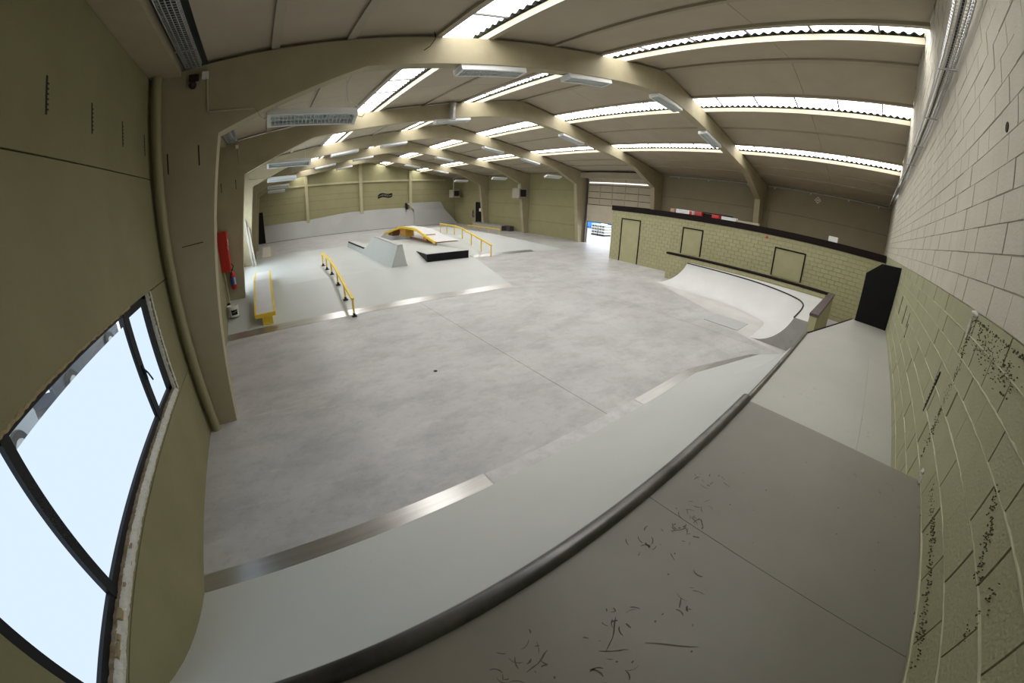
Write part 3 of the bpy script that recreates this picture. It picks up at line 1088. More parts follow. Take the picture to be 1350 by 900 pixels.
obj('coping', B().tube([(0.0, yn + 0.0, ZN + 0.005), (3.69, yn + 0.0, ZN + 0.005)], 0.031, 14), COPING, qp, smooth=True)
obj('coping', B().tube([(3.70, yf + 0.0, ZF + 0.004), (7.40, yf + 0.0, ZF + 0.004)], 0.027, 14), COPING2, qp, smooth=True)
# structure under decks (back sides)
obj('back_frame', B().box((0.05, 0.01, 0.0), (3.66, 0.06, ZN - 0.03)), OCHRE, qp)
obj('back_frame', B().box((3.70, 0.01, 0.0), (9.7, 0.06, ZF - 0.03)), OCHRE, qp)
bpn = obj('end_board', B().prism([(0.0, ZF), (0.665, ZF), (0.675, 2.42), (0.40, 2.665), (0.0, 2.69)], 0, 9.78, 9.82), BLACK, org=(9.8, 0.3, ZF))
tag(bpn, 'tall black board with cut corner at the deck end', 'board')

# ------------------------------------------------------------------ curved concrete mini quarter with low wall
mq = thing('concrete_quarter', 'white curved concrete quarter pipe in front of the block room', 'ramp', (13.5, 4.0, 0))
ZC = 0.865
topc = [(11.03, 2.10), (11.7, 2.115), (12.36, 2.14), (12.97, 2.20), (13.35, 2.30), (13.62, 2.43), (13.88, 2.65), (14.10, 2.93), (14.35, 3.35), (14.58, 3.86), (14.72, 4.3), (14.83, 4.85), (14.92, 5.7), (14.98, 6.5), (15.03, 7.24)]
# smooth (Chaikin)
for _ in range(2):
    q = [topc[0]]
    for a, b_ in zip(topc[:-1], topc[1:]):
        q += [(a[0] * .75 + b_[0] * .25, a[1] * .75 + b_[1] * .25), (a[0] * .25 + b_[0] * .75, a[1] * .25 + b_[1] * .75)]
    q.append(topc[-1])
    topc = q
rows, arow = [], []
nT = len(topc)
a1 = math.radians(66)
Rm = ZC / (1 - math.cos(a1))
NP = 12
run = Rm * math.sin(a1)
for i, (x, y) in enumerate(topc):
    pa, pb = topc[max(0, i - 1)], topc[min(nT - 1, i + 1)]
    t = Vector((pb[0] - pa[0], pb[1] - pa[1])).normalized()
    nrm = Vector((-t.y, t.x))         # towards the hall
    if i < 4:
        nrm = Vector((0, 1))
    elif i < 14:
        nrm = nrm.lerp(Vector((0, 1)), (14 - i) / 10 * 0.6).normalized()
    sc_ = 1.03 / run
    if i > nT - 12:
        f_ = (i - (nT - 12)) / 11
        nrm = (nrm + Vector((0.0, 1.1)) * f_ * 0.75).normalized()
        sc_ *= 1 + 0.25 * f_
    rr = []
    for k in range(NP + 1):
        a = a1 * k / NP
        hd = run - Rm * math.sin(a)
        rr.append((x + nrm.x * hd * sc_, y + nrm.y * hd * sc_, 0.006 + (ZC - 0.006) * (1 - math.cos(a)) / (1 - math.cos(a1))))
    rows.append(rr)
    arow.append(rr[0])
obj('ramp_surface', B().grid(rows), CONC_W, mq, smooth=True)
pr = [(y, z) for x, y, z in rows[0]]
sidep = pr + [(1.735, ZC), (1.735, 0.0), (2.03, 0.0)]
obj('side_wall', B().prism([(3.13, 0.0)] + pr[1:] + [(1.735, ZC), (1.735, 0.0)], 0, 11.03, 11.045), CONC_S, mq)
endr = rows[-1]
obj('side_wall', B().grid([endr, [(x, y, 0) for x, y, z in endr]]), CONC_S, mq)
dk = B()
ring = [(max(x, 11.047), y) for x, y in topc]
poly = ring + [(15.34, 7.24), (15.34, 1.735), (11.047, 1.735)]
dk.prism(poly, 2, ZC - 0.06, ZC - 0.002)
obj('deck_slab', dk, CONC_W, mq)
obj('coping', B().tube([(x, y, ZC + 0.006) for x, y in topc], 0.022, 10), BLACKP, mq, smooth=True)
# flat apron and cover plate
outer = [(10.62, 2.12), (10.80, 2.8), (10.95, 3.28), (11.2, 3.6), (12.19, 4.72), (12.6, 5.47), (13.2, 6.58), (14.18, 8.25), (14.6, 8.35)]
inner = [arow[0]] + [arow[int(i)] for i in (4, 10, 18, 26, 34, 44, nT - 6, nT - 1)]
inner = [(10.99, 2.03)] + [(p[0], p[1]) for p in inner[1:]]
ap = B()
ap.grid([[(x, y, 0.004) for x, y in outer], [(x, y, 0.008) for x, y in inner]])
obj('apron', ap, CONC_A, mq)
plate = obj('cover_plate', B().box((11.23, 3.55, 0.0), (12.22, 4.60, 0.016)), GALV, org=(11.7, 4.1, 0))
plate.data.materials[0] = mat('grey_cover_plate', (0.40, 0.41, 0.41), 0.5, (0.44, 0.45, 0.45), 2)
tag(plate, 'square grey cover plate at the foot of the curved quarter', 'plate')

lw = B()
lw.box((15.352, 1.55, 0), (15.53, 8.38, 1.03))
lw.box((11.06, 1.562, 0), (15.36, 1.728, 1.03))
low = thing('low_wall', 'low olive block wall with dark cap behind the curved quarter', 'wall', (15.4, 4.0, 0))
obj('core', lw, MORTAR, low)
lb = B()
for i in range(7):
    z0, z1 = i * 1.03 / 7, (i + 1) * 1.03 / 7
    off = 0 if i % 2 else -BL / 2
    k = 0
    while True:
        y0 = 1.55 + off + k * BL
        y1 = y0 + BL
        k += 1
        if y0 >= 8.38:
            break
        y0, y1 = max(y0, 1.55), min(y1, 8.38)
        if y1 - y0 < .05:
            continue
        lb.add([(15.34 + x, (y0 + y1) / 2 + y * (y1 - y0 - .01), (z0 + z1) / 2 + z * (z1 - z0 - .01)) for x, y, z in urb.v], urb.f)
tag(obj('block_courses', lb, OLIVE_BLOCK, low), kind='stuff')
obj('short_wall_face', B().box((11.045, 1.55, 0), (15.35, 1.562, 1.03)), OLIVE_BLOCK, low)
obj('short_wall_face', B().box((11.04, 1.55, 0), (11.06, 1.74, 1.03)), OLIVE_BLOCK, low)
obj('short_wall_face', B().box((11.045, 1.728, 0.85), (15.34, 1.74, 1.03)), OLIVE_BLOCK, low)
obj('cap', B().box((15.31, 1.75, 1.03), (15.55, 8.42, 1.10)), DARKTRIM, low)
obj('cap', B().box((11.02, 1.53, 1.03), (15.55, 1.75, 1.10)), CAPTRIM, low)
# ------------------------------------------------------------------ funbox: left bank with plateau
PA = 0.6
fa = thing('funbox_platform', 'wide pale platform with sloped front left of the hall', 'ramp', (4.3, 14, 0))
XA = 8.58
obj('bank_board', B().prism([(10.0, 0.001), (12.45, PA), (12.45, PA - 0.03), (10.12, 0.001)], 0, 0.005, XA), RAMP, fa)
obj('platform_board', B().prism([(0.005, 12.45), (XA, 12.45), (9.0, 15.9), (9.0, 20.35), (0.005, 20.35)], 2, PA - 0.03, PA), RAMP, fa)
obj('bank_board', B().prism([(20.35, PA), (22.8, 0.001), (22.7, 0.001), (20.35, PA - 0.03)], 0, 0.005, XA), RAMP, fa)
obj('side_board', B().prism([(10.1, 0.0), (12.45, PA - 0.03), (20.35, PA - 0.03), (22.7, 0.0)], 0, XA - 0.03, XA), RAMP, fa)
obj('toe_plate', B().prism([(9.985, 0.0), (9.985, 0.004), (10.27, 0.0725), (10.27, 0.06)], 0, 0.005, XA - 0.02), STEEL, fa)

# ------------------------------------------------------------------ funbox: right bank with plateau
PB = 0.76
XB = 9.0
fb = thing('funbox_platform', 'pale platform with sloped front beside the yellow kinked handrail', 'ramp', (12, 18, 0))
yb0, yb1 = 15.55, 18.75
hipb, hipt = (16.5, 15.9), (13.35, 18.9)
bank = B()
bank.add([(XB, yb0, 0.001), (hipb[0], hipb[1], 0.001), (hipt[0], hipt[1], PB), (XB, yb1, PB), (XB, yb0 + .1, 0.0), (hipb[0], hipb[1] + .1, 0.0), (hipt[0], hipt[1], PB - .03), (XB, yb1, PB - .03)],
         [(0, 1, 2, 3), (4, 7, 6, 5), (0, 3, 7, 4)])
obj('bank_board', bank, RAMP, fb)
obj('platform_board', B().prism([(XB, yb1), (hipt[0], hipt[1]), (13.35, 24.5), (XB, 24.5)], 2, PB - 0.03, PB), RAMP, fb)
sb = B()
sb.add([(hipb[0], hipb[1], 0.001), (16.5, 27.0, 0.001), (13.35, 24.5, PB), (hipt[0], hipt[1], PB)], [(0, 1, 2, 3)])
obj('bank_board', sb, RAMP, fb)
sb = B()
sb.add([(16.5, 27.0, 0.001), (XB, 27.0, 0.001), (XB, 24.5, PB), (13.35, 24.5, PB)], [(0, 1, 2, 3)])
obj('bank_board', sb, RAMP, fb)
obj('side_board', B().prism([(yb0 + .1, 0.0), (yb1, PB - 0.03), (24.5, PB - .03), (27, 0.0)], 0, XB - .012, XB + .01), RAMP, fb)
obj('brown_skirting', B().box((XB - .022, 17.2, PA + .01), (XB - .013, 20.3, PB - .02)), BROWNSIDE, fb)
tp = B()


def bz(x, y):
    t = (x - XB) / (hipb[0] - XB)
    y0_ = yb0 + (hipb[1] - yb0) * t
    return max(0.0, (y - y0_) * PB / (yb1 - yb0))


x0_, x1_ = 10.35, 14.3
ya_, yb2 = yb0 + (hipb[1] - yb0) * (x0_ - XB) / (hipb[0] - XB), yb0 + (hipb[1] - yb0) * (x1_ - XB) / (hipb[0] - XB)
tp.hexa([(x0_, ya_ - .02, 0), (x1_, yb2 - .02, 0), (x1_, yb2 + .26, .05), (x0_, ya_ + .26, .05),
         (x0_, ya_ - .02, .004), (x1_, yb2 - .02, .004), (x1_, yb2 + .26, .26 * PB / (yb1 - yb0) + .012), (x0_, ya_ + .26, .26 * PB / (yb1 - yb0) + .012)])
obj('toe_plate', tp, STEEL, fb)

# spine wall on the left platform
sp = thing('spine_wall', 'steep pale wedge-shaped spine with a steel capped ridge', 'ramp', (5.58, 14, PA))
xl, xr_ = 5.30, 5.87
tl, tr = 5.555, 5.725
zt = 1.34
b = B()
b.hexa([(xl, 12.49, PA), (xr_, 12.49, PA), (xr_, 16.6, PA), (xl, 16.6, PA), (tl, 12.49, zt), (tr, 12.49, zt), (tr, 15.5, zt + .075), (tl, 15.5, zt + .075)])
obj('body', b, RAMP, sp)
obj('ridge_cap', B().hexa([(tl - .014, 12.484, zt - .07), (tr + .014, 12.484, zt - .07), (tr + .014, 15.4, zt + .005), (tl - .014, 15.4, zt + .005),
                           (tl - .002, 12.484, zt + .006), (tr + .002, 12.484, zt + .006), (tr + .002, 15.42, zt + .081), (tl - .002, 15.42, zt + .081)]), GALV, sp)
b = B()
b.hexa([(xl, 15.9, PA), (xr_, 15.9, PA), (xr_, 20.0, PA), (xl + .03, 20.0, PA), (xl + .10, 15.9, .84), (xr_ - .1, 15.9, .84), (xr_ - .1, 19.9, .84), (xl + .12, 19.9, .84)])
obj('low_ledge', b, RAMP, sp)
obj('black_edge', B().box((xl + .085, 16.6, .80), (xl + .145, 19.92, .85)), BLACK, sp)

# black-fronted kicker
kk = thing('kicker_ramp', 'low kicker ramp with black front and side on the platform', 'ramp', (7.6, 14, PA))
b = B()
f0, f1 = (6.69, 12.65), (8.40, 12.65)
g0, g1 = (7.42, 15.5), (8.98, 15.9)
b.cur = 0
b.add([(f0[0], f0[1], PA), (f1[0], f1[1], PA), (g1[0], g1[1], PA), (g0[0], g0[1], PA), (f0[0], f0[1], .885), (f1[0], f1[1], .885)],
      [(0, 1, 5, 4), (0, 4, 3), (1, 2, 5)])
obj('black_front', b, BLACK, kk)
b = B()
b.add([(f0[0] - .01, f0[1] - .012, .885), (f1[0] + .01, f1[1] - .012, .885), (g1[0], g1[1], PA + .012), (g0[0], g0[1], PA + .012),
       (f0[0] - .01, f0[1] - .012, .897), (f1[0] + .01, f1[1] - .012, .897), (g1[0], g1[1], PA + .02), (g0[0], g0[1], PA + .02)],
      [(0, 3, 2, 1), (4, 5, 6, 7), (0, 1, 5, 4), (1, 2, 6, 5), (2, 3, 7, 6), (3, 0, 4, 7)])
obj('top_board', b, RAMP, kk)

# yellow edged bridge
br = thing('bridge_ramp', 'arched white bridge ramp with yellow edge and plywood legs', 'ramp', (9.2, 20, PB))
prof = [(16.55, 0.77, 8.86), (17.5, 0.98, 8.80), (18.45, 1.245, 8.72), (18.9, 1.30, 8.70), (20.4, 1.315, 8.62), (20.9, 1.27, 8.60), (22.2, 1.0, 8.52), (23.5, 0.74, 8.45)]
WDT = 0.64
WF = [1.25, 1.0, .78, .70, .64, .62, .60, .60]
obj('riding_surface', B().grid([[(x, y, z) for y, z, x in prof], [(x + w_, y, z) for (y, z, x), w_ in zip(prof, WF)]]), CONC_W, br)
obj('riding_surface', B().grid([[(x, y, z - .05) for y, z, x in prof], [(x + w_, y, z - .05) for (y, z, x), w_ in zip(prof, WF)]]), OCHRE, br)
for dx in (0,):
    e = B()
    rows_ = [[], [], [], []]
    for y, z, x in prof:
        rows_[0].append((x + dx - .03, y, z - .105))
        rows_[1].append((x + dx - .03, y, z + .012))
        rows_[2].append((x + dx + .04, y, z + .012))
        rows_[3].append((x + dx + .04, y, z - .105))
    e.grid(rows_ + [rows_[0]])
    obj('yellow_edge', e, YELLOW, br)
for (ya, yb_, zt_, xx) in ((20.1, 21.0, 1.24, 8.66), (17.6, 18.0, 1.03, 8.84), (22.1, 22.9, .93, 8.56)):
    obj('leg', B().hexa([(xx, ya, PB - (0.1 if ya > 22 else 0)), (xx + .5, ya, PB - .1), (xx + .5, yb_, PB - .1), (xx, yb_, PB - (0.1 if ya > 22 else 0)), (xx, ya, zt_ + .02), (xx + .5, ya, zt_ + .02), (xx + .5, yb_, zt_ - .02), (xx, yb_, zt_ - .02)]), OCHRE if ya < 22 else RUST, br)
obj('end_block', B().prism([(16.8, PB), (17.58, PB), (17.58, .95), (16.8, .79)], 0, 8.92, 9.4), RUST, br)

# ------------------------------------------------------------------ rails and ledges


def rail(name, x, posts, label, base_z, square=True, grp=None, plates=True):
    t = thing(name, label, 'rail', (x, posts[0][0], 0), grp)
    tops = [(x, y, zt_) for y, zb, zt_ in posts]
    b = B()
    s = 0.038
    rows_ = [[], [], [], []]
    for (xx, y, z) in tops:
        rows_[0].append((xx - s, y, z - .06))
        rows_[1].append((xx - s, y, z))
        rows_[2].append((xx + s, y, z))
        rows_[3].append((xx + s, y, z - .06))
    b.grid(rows_ + [rows_[0]])
    b.add([r_[0] for r_ in rows_], [(0, 1, 2, 3)])
    b.add([r_[-1] for r_ in rows_], [(0, 1, 2, 3)])
    obj('top_rail', b, YELLOW, t)
    for i, (y, zb, zt_) in enumerate(posts):
        lean = -0.0
        yy = y + (0.04 if i == 0 else (-0.04 if i == len(posts) - 1 else 0))
        obj('post', B().box((x - .022, yy - .022, zb + .01), (x + .022, yy + .022, zt_ - .055)), YELLOW, t)
        if plates:
            obj('foot_plate', B().box((x - .065, yy - .065, zb + .0), (x + .065, yy + .065, zb + .03)), BLACKP, t)
            obj('foot_sleeve', B().box((x - .03, yy - .03, zb + .03), (x + .03, yy + .03, zb + .09)), BLACKP, t)
    return t


def za(y):
    return 0 if y < 10 else min(PA, (y - 10) * PA / 2.45)


def zb_(y):
    return 0 if y < 15.75 else min(PB, (y - 15.75) * PB / 3.05)


r1 = [(9.80, 0.0, 0.50), (10.84, za(10.84), .71), (11.82, za(11.82), .93), (12.86, PA, 1.09), (13.90, PA, 1.10), (14.90, PA, 1.11)]
rail('handrail', 3.32, r1, 'yellow kinked handrail with black feet on the left bank', 0)
r2 = [(15.30, 0.0, .60), (16.24, zb_(16.24), .79), (17.21, zb_(17.21), .99), (18.18, zb_(18.18), 1.20), (19.1, PB, 1.30), (20.02, PB, 1.305), (20.92, PB, 1.31)]
rail('handrail', 11.2, r2, 'yellow kinked handrail behind the black fronted kicker', 0, plates=False)
r3 = [(24.0, 0.0, .42), (25.5, 0.0, .42), (27.0, 0.0, .42), (28.9, 0.0, .42)]
t3 = rail('flat_rail', 17.7, r3, 'low yellow flat rail near the right wall', 0, plates=False)


def ledge(x0, x1, pts, label, feet, grp):
    t = thing('grind_ledge', label, 'ledge', ((x0 + x1) / 2, pts[0][0], 0), grp)
    e = 0.05
    for (a, b_) in zip(pts[:-1], pts[1:]):
        c = B().hexa([(x0 + e, a[0], a[1] - .08), (x1 - e, a[0], a[1] - .08), (x1 - e, b_[0], b_[1] - .08), (x0 + e, b_[0], b_[1] - .08),
                      (x0 + e, a[0], a[1]), (x1 - e, a[0], a[1]), (x1 - e, b_[0], b_[1]), (x0 + e, b_[0], b_[1])])
        obj('top_slab', c, CONC_W, t)
        for (u, v) in ((x0, x0 + e), (x1 - e, x1)):
            obj('steel_edge', B().hexa([(u, a[0], a[1] - .10), (v, a[0], a[1] - .10), (v, b_[0], b_[1] - .10), (u, b_[0], b_[1] - .10),
                                        (u, a[0], a[1] + .006), (v, a[0], a[1] + .006), (v, b_[0], b_[1] + .006), (u, b_[0], b_[1] + .006)]), YELLOW, t)
    a = pts[0]
    obj('end_cap', B().box((x0, a[0] - .03, a[1] - .10), (x1, a[0], a[1] + .004)), YELLOW, t)
    for (fy0, fy1, zb0, zt0) in feet:
        obj('foot', B().hexa([(x0 + .17, fy0, zb0), (x1 - .10, fy0, zb0), (x1 - .10, fy1, zb0 + .03), (x0 + .17, fy1, zb0 + .03),
                              (x0 + .17, fy0, zt0), (x1 - .10, fy0, zt0), (x1 - .10, fy1, zt0 + .08), (x0 + .17, fy1, zt0 + .08)]), YELLOW, t)


ledge(0.795, 1.34, [(10.35, 0.405), (12.45, 0.895), (13.95, 0.885)], 'yellow edged grind ledge running up the left bank', [(10.36, 10.75, 0.085, 0.33), (13.3, 13.6, PA, 0.80)], 'grind ledges')
ledge(0.90, 1.42, [(20.40, 0.61), (25.7, 0.61)], 'distant yellow edged ledge near the dark board', [(23.5, 24.0, 0.0, 0.50)], 'grind ledges')

# far low bench by the right wall
bn = thing('skate_bench', 'long dark low bench along the right wall by the black door', 'bench', (19.9, 29, 0))
obj('seat_board', B().box((19.5, 26.3, 0.40), (20.25, 31.2, 0.46)), GALV, bn)
obj('front_board', B().box((19.52, 26.32, 0.0), (19.58, 31.1, 0.40)), HEATER, bn)
obj('end_board', B().box((19.52, 26.3, 0.0), (20.2, 26.36, 0.40)), BENCHD, bn)
bx_ = obj('dark_crate', B().box((19.9, 25.7, 0.0), (20.35, 26.25, 0.42)), BENCHD, org=(20.1, 26, 0))
tag(bx_, 'dark crate at the end of the low bench', 'crate')

# ------------------------------------------------------------------ far bank and wall ride
fbk = thing('far_bank', 'long pale grey bank ramp along the far gable wall', 'ramp', (8, 36, 0))
topx = [(0.98, 1.48), (4.9, 1.50), (6.8, 1.66), (9.0, 1.86), (12.0, 1.90), (15.78, 1.90)]
b = B()
b.grid([[(x, 35.75, 0.02) for x, z in topx], [(x, 36.95, z) for x, z in topx]])
obj('bank_board', b, BANK, fbk)
obj('bank_side', B().prism([(35.75, 0.0), (36.95, 1.48), (36.95, 0.0)], 0, 0.96, 0.98), BANK, fbk)
obj('toe_shadow_gap', B().box((0.98, 35.73, 0.0), (19.9, 35.76, 0.03)), BENCHD, fbk)
b = B()
b.grid([[(15.5, 35.75, 0.02), (20.4, 35.75, 0.02)], [(15.75, 36.55, 1.64), (19.25, 36.55, 1.60)]])
obj('bank_board', b, BANK, fbk)
b = B()
b.grid([[(15.75, 36.55, 1.64), (19.25, 36.55, 1.60)], [(15.1, 36.85, 2.36), (18.95, 36.85, 2.40)]])
b.grid([[(15.1, 36.85, 2.36), (18.95, 36.85, 2.40)], [(15.1, 36.97, 2.36), (18.95, 36.97, 2.40)]])
obj('steep_board', b, BANK, fbk)
obj('black_side', B().prism([(36.5, 1.75), (36.85, 2.38), (36.99, 2.38), (36.99, 1.75)], 0, 14.95, 15.1), BLACK, fbk)
dbd = obj('dark_board', B().box((0.30, 36.2, 0.0), (0.96, 36.3, 2.75)), BLACK, org=(0.6, 36.25, 0))
tag(dbd, 'tall black board left of the far bank', 'board')

# ------------------------------------------------------------------ roller door (sectional) half open
dr = struct('door_1', B().box((W - 0.02, DY0, 4.40), (W + 0.10, DY1, 4.60)), DOORP, 'beige sectional roller door raised above the yard entrance')
XD = W + 0.06
obj('door_section', B().box((XD, DY0 + .05, 1.50), (XD + .05, DY1 - .05, 2.08)), DOORP, dr)
obj('door_section', B().box((XD, DY0 + .05, 2.09), (XD + .05, DY1 - .05, 2.63)), DOORP, dr)
obj('door_core', B().box((XD + .02, DY0 + .05, 1.52), (XD + .03, DY1 - .05, 2.70)), DOORP, dr)
obj('bottom_seal', B().box((XD, DY0 + .05, 1.46), (XD + .05, DY1 - .05, 1.50)), BLACKP, dr)
zs = [2.64, 3.08, 3.52, 3.96, 4.40]
ny = 5
for i in range(4):
    s_ = obj('door_section', B().box((XD + .01, DY0 + .05, zs[i] + .01), (XD + .04, DY1 - .05, zs[i] + .05)), BENCHD, dr)
    for j in range(ny):
        a = DY0 + .05 + (DY1 - DY0 - .1) * j / ny
        b2 = DY0 + .05 + (DY1 - DY0 - .1) * (j + 1) / ny
        obj('door_pane', B().box((XD + .015, a + .03, zs[i] + .04), (XD + .03, b2 - .03, zs[i + 1] + .02)), DOORG, s_)
        obj('door_bar', B().box((XD - .0, b2 - .025, zs[i]), (XD + .045, b2 + .025, zs[i + 1])), PURLIN_D, s_)
obj('bright_door_strip', B().box((XD - .005, DY0 + .1, 4.13), (XD + .02, DY1 - .1, 4.20)), DOORGLOW, dr)  # thin white emissive strip across the upper door sections
obj('guide_rail', B().box((W - .06, DY1 - .02, 0), (W + .06, DY1 + .10, 4.5)), BENCHD, dr)
obj('guide_rail', B().box((W - .06, DY0 - .10, 0), (W + .06, DY0 + .02, 4.5)), BENCHD, dr)
sh = obj('door_shaft_casing', B().box((W - 0.55, DY0 - .2, 4.45), (W - .05, DY1 + .2, 4.80)), PURLIN_D, org=(W - .3, 15.3, 4.45))
tag(sh, 'long brown casing with springs above the roller door', 'casing')

# ------------------------------------------------------------------ outside: yard ground, things seen through door and window
gr = struct('ground', B().box((-60, -30, -0.35), (-0.23, 70, -0.06)).box((W + 0.23, -30, -0.35), (80, 70, -0.06)), ASPHALT, 'pale paving of the yard outside')


for si, (y0, y1, nz) in enumerate(((21.33, 22.02, 4), (20.52, 21.2, 4))):
    for k in range(nz):
        z = -.06 + k * .25
        p = thing('white_pallet', '%s white pallet of the %s stack in the yard' % (['bottom', 'second', 'third', 'top'][k], ['left', 'right'][si]), 'pallet', (26.4, (y0 + y1) / 2, z), 'white pallets in the yard')
        obj('top_deck', B().box((26.0, y0, z + .17), (26.9, y1, z + .235)), WHITE, p)
        obj('bottom_deck', B().box((26.0, y0, z), (26.9, y1, z + .03)), WHITE, p)
        for q in (0, .5, 1):
            yy = y0 + (y1 - y0 - .12) * q
            obj('block', B().box((26.02, yy, z + .03), (26.88, yy + .12, z + .17)), GRIME if k == 0 else CONC_S, p)
for (y0, y1, zb0, l) in ((23.75, 25.0, .32, 'left blue container in the yard beyond the roller door'), (19.4, 21.85, .58, 'right blue container in the yard beyond the roller door')):
    c = thing('yard_container', l, 'container', (28.6, (y0 + y1) / 2, -.06), 'blue containers in the yard')
    obj('body', B().box((28.0, y0, zb0), (29.4, y1, 1.9)), BLUEL, c)
    obj('base', B().box((28.03, y0 + .02, -.06), (29.35, y1 - .02, zb0)), WHITE, c)
    for k in range(3):
        yy = y0 + (y1 - y0) * (k + .5) / 3
        obj('rib', B().box((27.96, yy - .03, zb0 + .03), (28.0, yy + .03, 1.85)), BLUEL, c)
    obj('dark_band', B().box((27.965, y0, zb0 + .05), (27.99, y1, zb0 + .17)), BLUE, c)


def car(label, x, y, rz, paint):
    t = thing('parked_car', label, 'car', (x, y, -0.06))
    body = [(-2.1, .28), (-2.15, .62), (-1.95, .82), (-1.05, .92), (-.45, 1.36), (.75, 1.42), (1.55, .98), (2.05, .88), (2.15, .6), (2.1, .28)]
    ca, sa = math.cos(rz), math.sin(rz)

    def tr_(b):
        b.v = [(x + u * ca - v * sa, y + u * sa + v * ca, z - .06) for u, v, z in b.v]
        return b
    obj('body', tr_(B().prism(body, 1, -.85, .85)), paint, t)
    gl = [(-.92, .95), (-.42, 1.32), (.7, 1.37), (1.35, 1.0)]
    for s in (-1, 1):
        obj('side_window', tr_(B().prism(gl, 1, s * .852, s * .858)), TINT, t)
    obj('windscreen', tr_(B().hexa([(-1.02, -.75, .935), (-1.02, .75, .935), (-.47, .7, 1.35), (-.47, -.7, 1.35), (-1.04, -.75, .945), (-1.04, .75, .945), (-.49, .7, 1.36), (-.49, -.7, 1.36)])), TINT, t)
    for wx in (-1.3, 1.3):
        for wy in (-.8, .8):
            wl = tr_(B().lathe([(.2, -.1), (.31, -.1), (.33, -.07), (.33, .07), (.31, .1), (.2, .1)], (wx, wy, .33), 20, 1))
            wo = obj('wheel', wl, TYRE, t, smooth=True)
            obj('hub_cap', tr_(B().lathe([(.19, -.105), (.2, .105)], (wx, wy, .33), 14, 1)), GALV, wo)
    for s in (-.6, .6):
        obj('headlamp', tr_(B().box((-2.16, s - .18, .58), (-2.0, s + .18, .74))), WHITE, t)


car('dark parked car with wheel seen through the clear window strip', -4.55, 10.2, math.radians(90), CARDARK)
car('silver parked car nearest the clear window strip', -4.55, 5.1, math.radians(90), CARGREY)

# ------------------------------------------------------------------ downpipe, cable trays, boxes on the frames
dp = thing('downpipe', 'olive painted drainpipe beside the nearest left column', 'pipe', (0.1, 5.95, 0))
obj('pipe', B().tube([(0.10, 5.95, 0.0), (0.10, 5.95, 4.78)], 0.066, 16), PIPE, dp, smooth=True)
for zz in (1.25, 3.05, 4.62):
    obj('collar', B().tube([(0.10, 5.95, zz - .03), (0.10, 5.95, zz + .03)], 0.07, 16), PIPE, dp, smooth=True)


def tray(name, label, along, a0, a1, u0, u1, z, side=0.07):
    t = thing(name, label, 'cable tray', (0, 0, 0))
    t.location = (u0, a0, z) if along == 'y' else (a0, u0, z)
    ORG[t.name] = Vector(t.location)
    b = B()
    r = 0.0055

    def P(u, a, zz):
        return (u, a, zz) if along == 'y' else (a, u, zz)
    for k in range(5):
        u = u0 + (u1 - u0) * k / 4
        b.tube([P(u, a0, z), P(u, a1, z)], r, 4)
    for u in (u0, u1):
        for zz in (z + side / 2, z + side):
            b.tube([P(u, a0, zz), P(u, a1, zz)], r, 4)
    n = int((a1 - a0) / 0.05)
    for k in range(n + 1):
        a = a0 + (a1 - a0) * k / n
        b.tube([P(u0, a, z + side), P(u0, a, z), P(u1, a, z), P(u1, a, z + side)], r, 4, False)
    obj('wire_mesh', b, GALV, t)
    c = B().tube([P(u0 + (u1 - u0) * .5, a0, z + .022), P(u0 + (u1 - u0) * .5, a1, z + .022)], 0.016, 6)
    obj('cable', c, BLACKP, t)
    n = int((a1 - a0) / 1.6)
    for k in range(n + 1):
        a = a0 + 0.3 + k * 1.6
        if a < a1:
            bb = B()
            if along == 'y':
                bb.box((u0 - .03, a, z - .015), (u1 + .03, a + .03, z - .004))
            else:
                bb.box((a, 0.0, z - .015), (a + .03, u1 + .02, z - .004))
            obj('bracket', bb, GALV, t)


tray('cable_tray', 'galvanised wire tray along the left eave before the first frame', 'y', 0.3, 6.0, 0.46, 0.66, 4.87)
tray('cable_tray', 'galvanised wire tray along the left eave behind the first frame', 'y', 6.4, 12.0, 0.46, 0.66, 4.87)
tray('cable_tray', 'galvanised wire tray running along the block gable wall', 'x', 2.2, 20.3, 0.03, 0.165, 4.73)

for k in (0, 1, 2):
    y = FY[k]
    cb = thing('junction_box', ['white junction box with conduit on the nearest frame', 'white junction box with conduit on the second frame', 'white junction box with conduit on the third frame'][k], 'electrical box', (0.715, y, 4.7))
    obj('box', B().box((0.675, y - .05, 4.715), (0.755, y, 4.81)), WHITEP, cb)
    obj('conduit', B().tube([(0.74, y - .012, 4.72), (0.758, y - .012, 4.285), (0.775, y - .012, 4.272), (1.38, y - .012, 4.262)], 0.012, 8), PURLIN, cb)
    cpts = [(1.38, y - .012, 4.262), (1.42, y - .02, 4.22), (1.44, y + .05, 4.17), (1.50, y + .2, 4.16), (1.54, y + .3, 4.2)]
    obj('cable', B().tube(cpts, 0.006, 6), PIPE, cb)
ab = thing('alarm_sounder', 'dark red alarm sounder at the top of the nearest left column', 'alarm', (0.55, 6.06, 4.6))
obj('base', B().lathe([(0.05, 0), (0.05, -.03)], (0.55, 6.06, 4.65), 14, 1), DKRED, ab)
obj('dome', B().lathe([(0.045, -.03), (0.042, -.06), (0.025, -.085), (0.0, -.09)], (0.55, 6.06, 4.65), 14, 1), DKRED, ab, smooth=True)
obj('back_box', B().box((0.50, 6.03, 4.70), (0.63, 6.06, 4.79)), DKRED, ab)

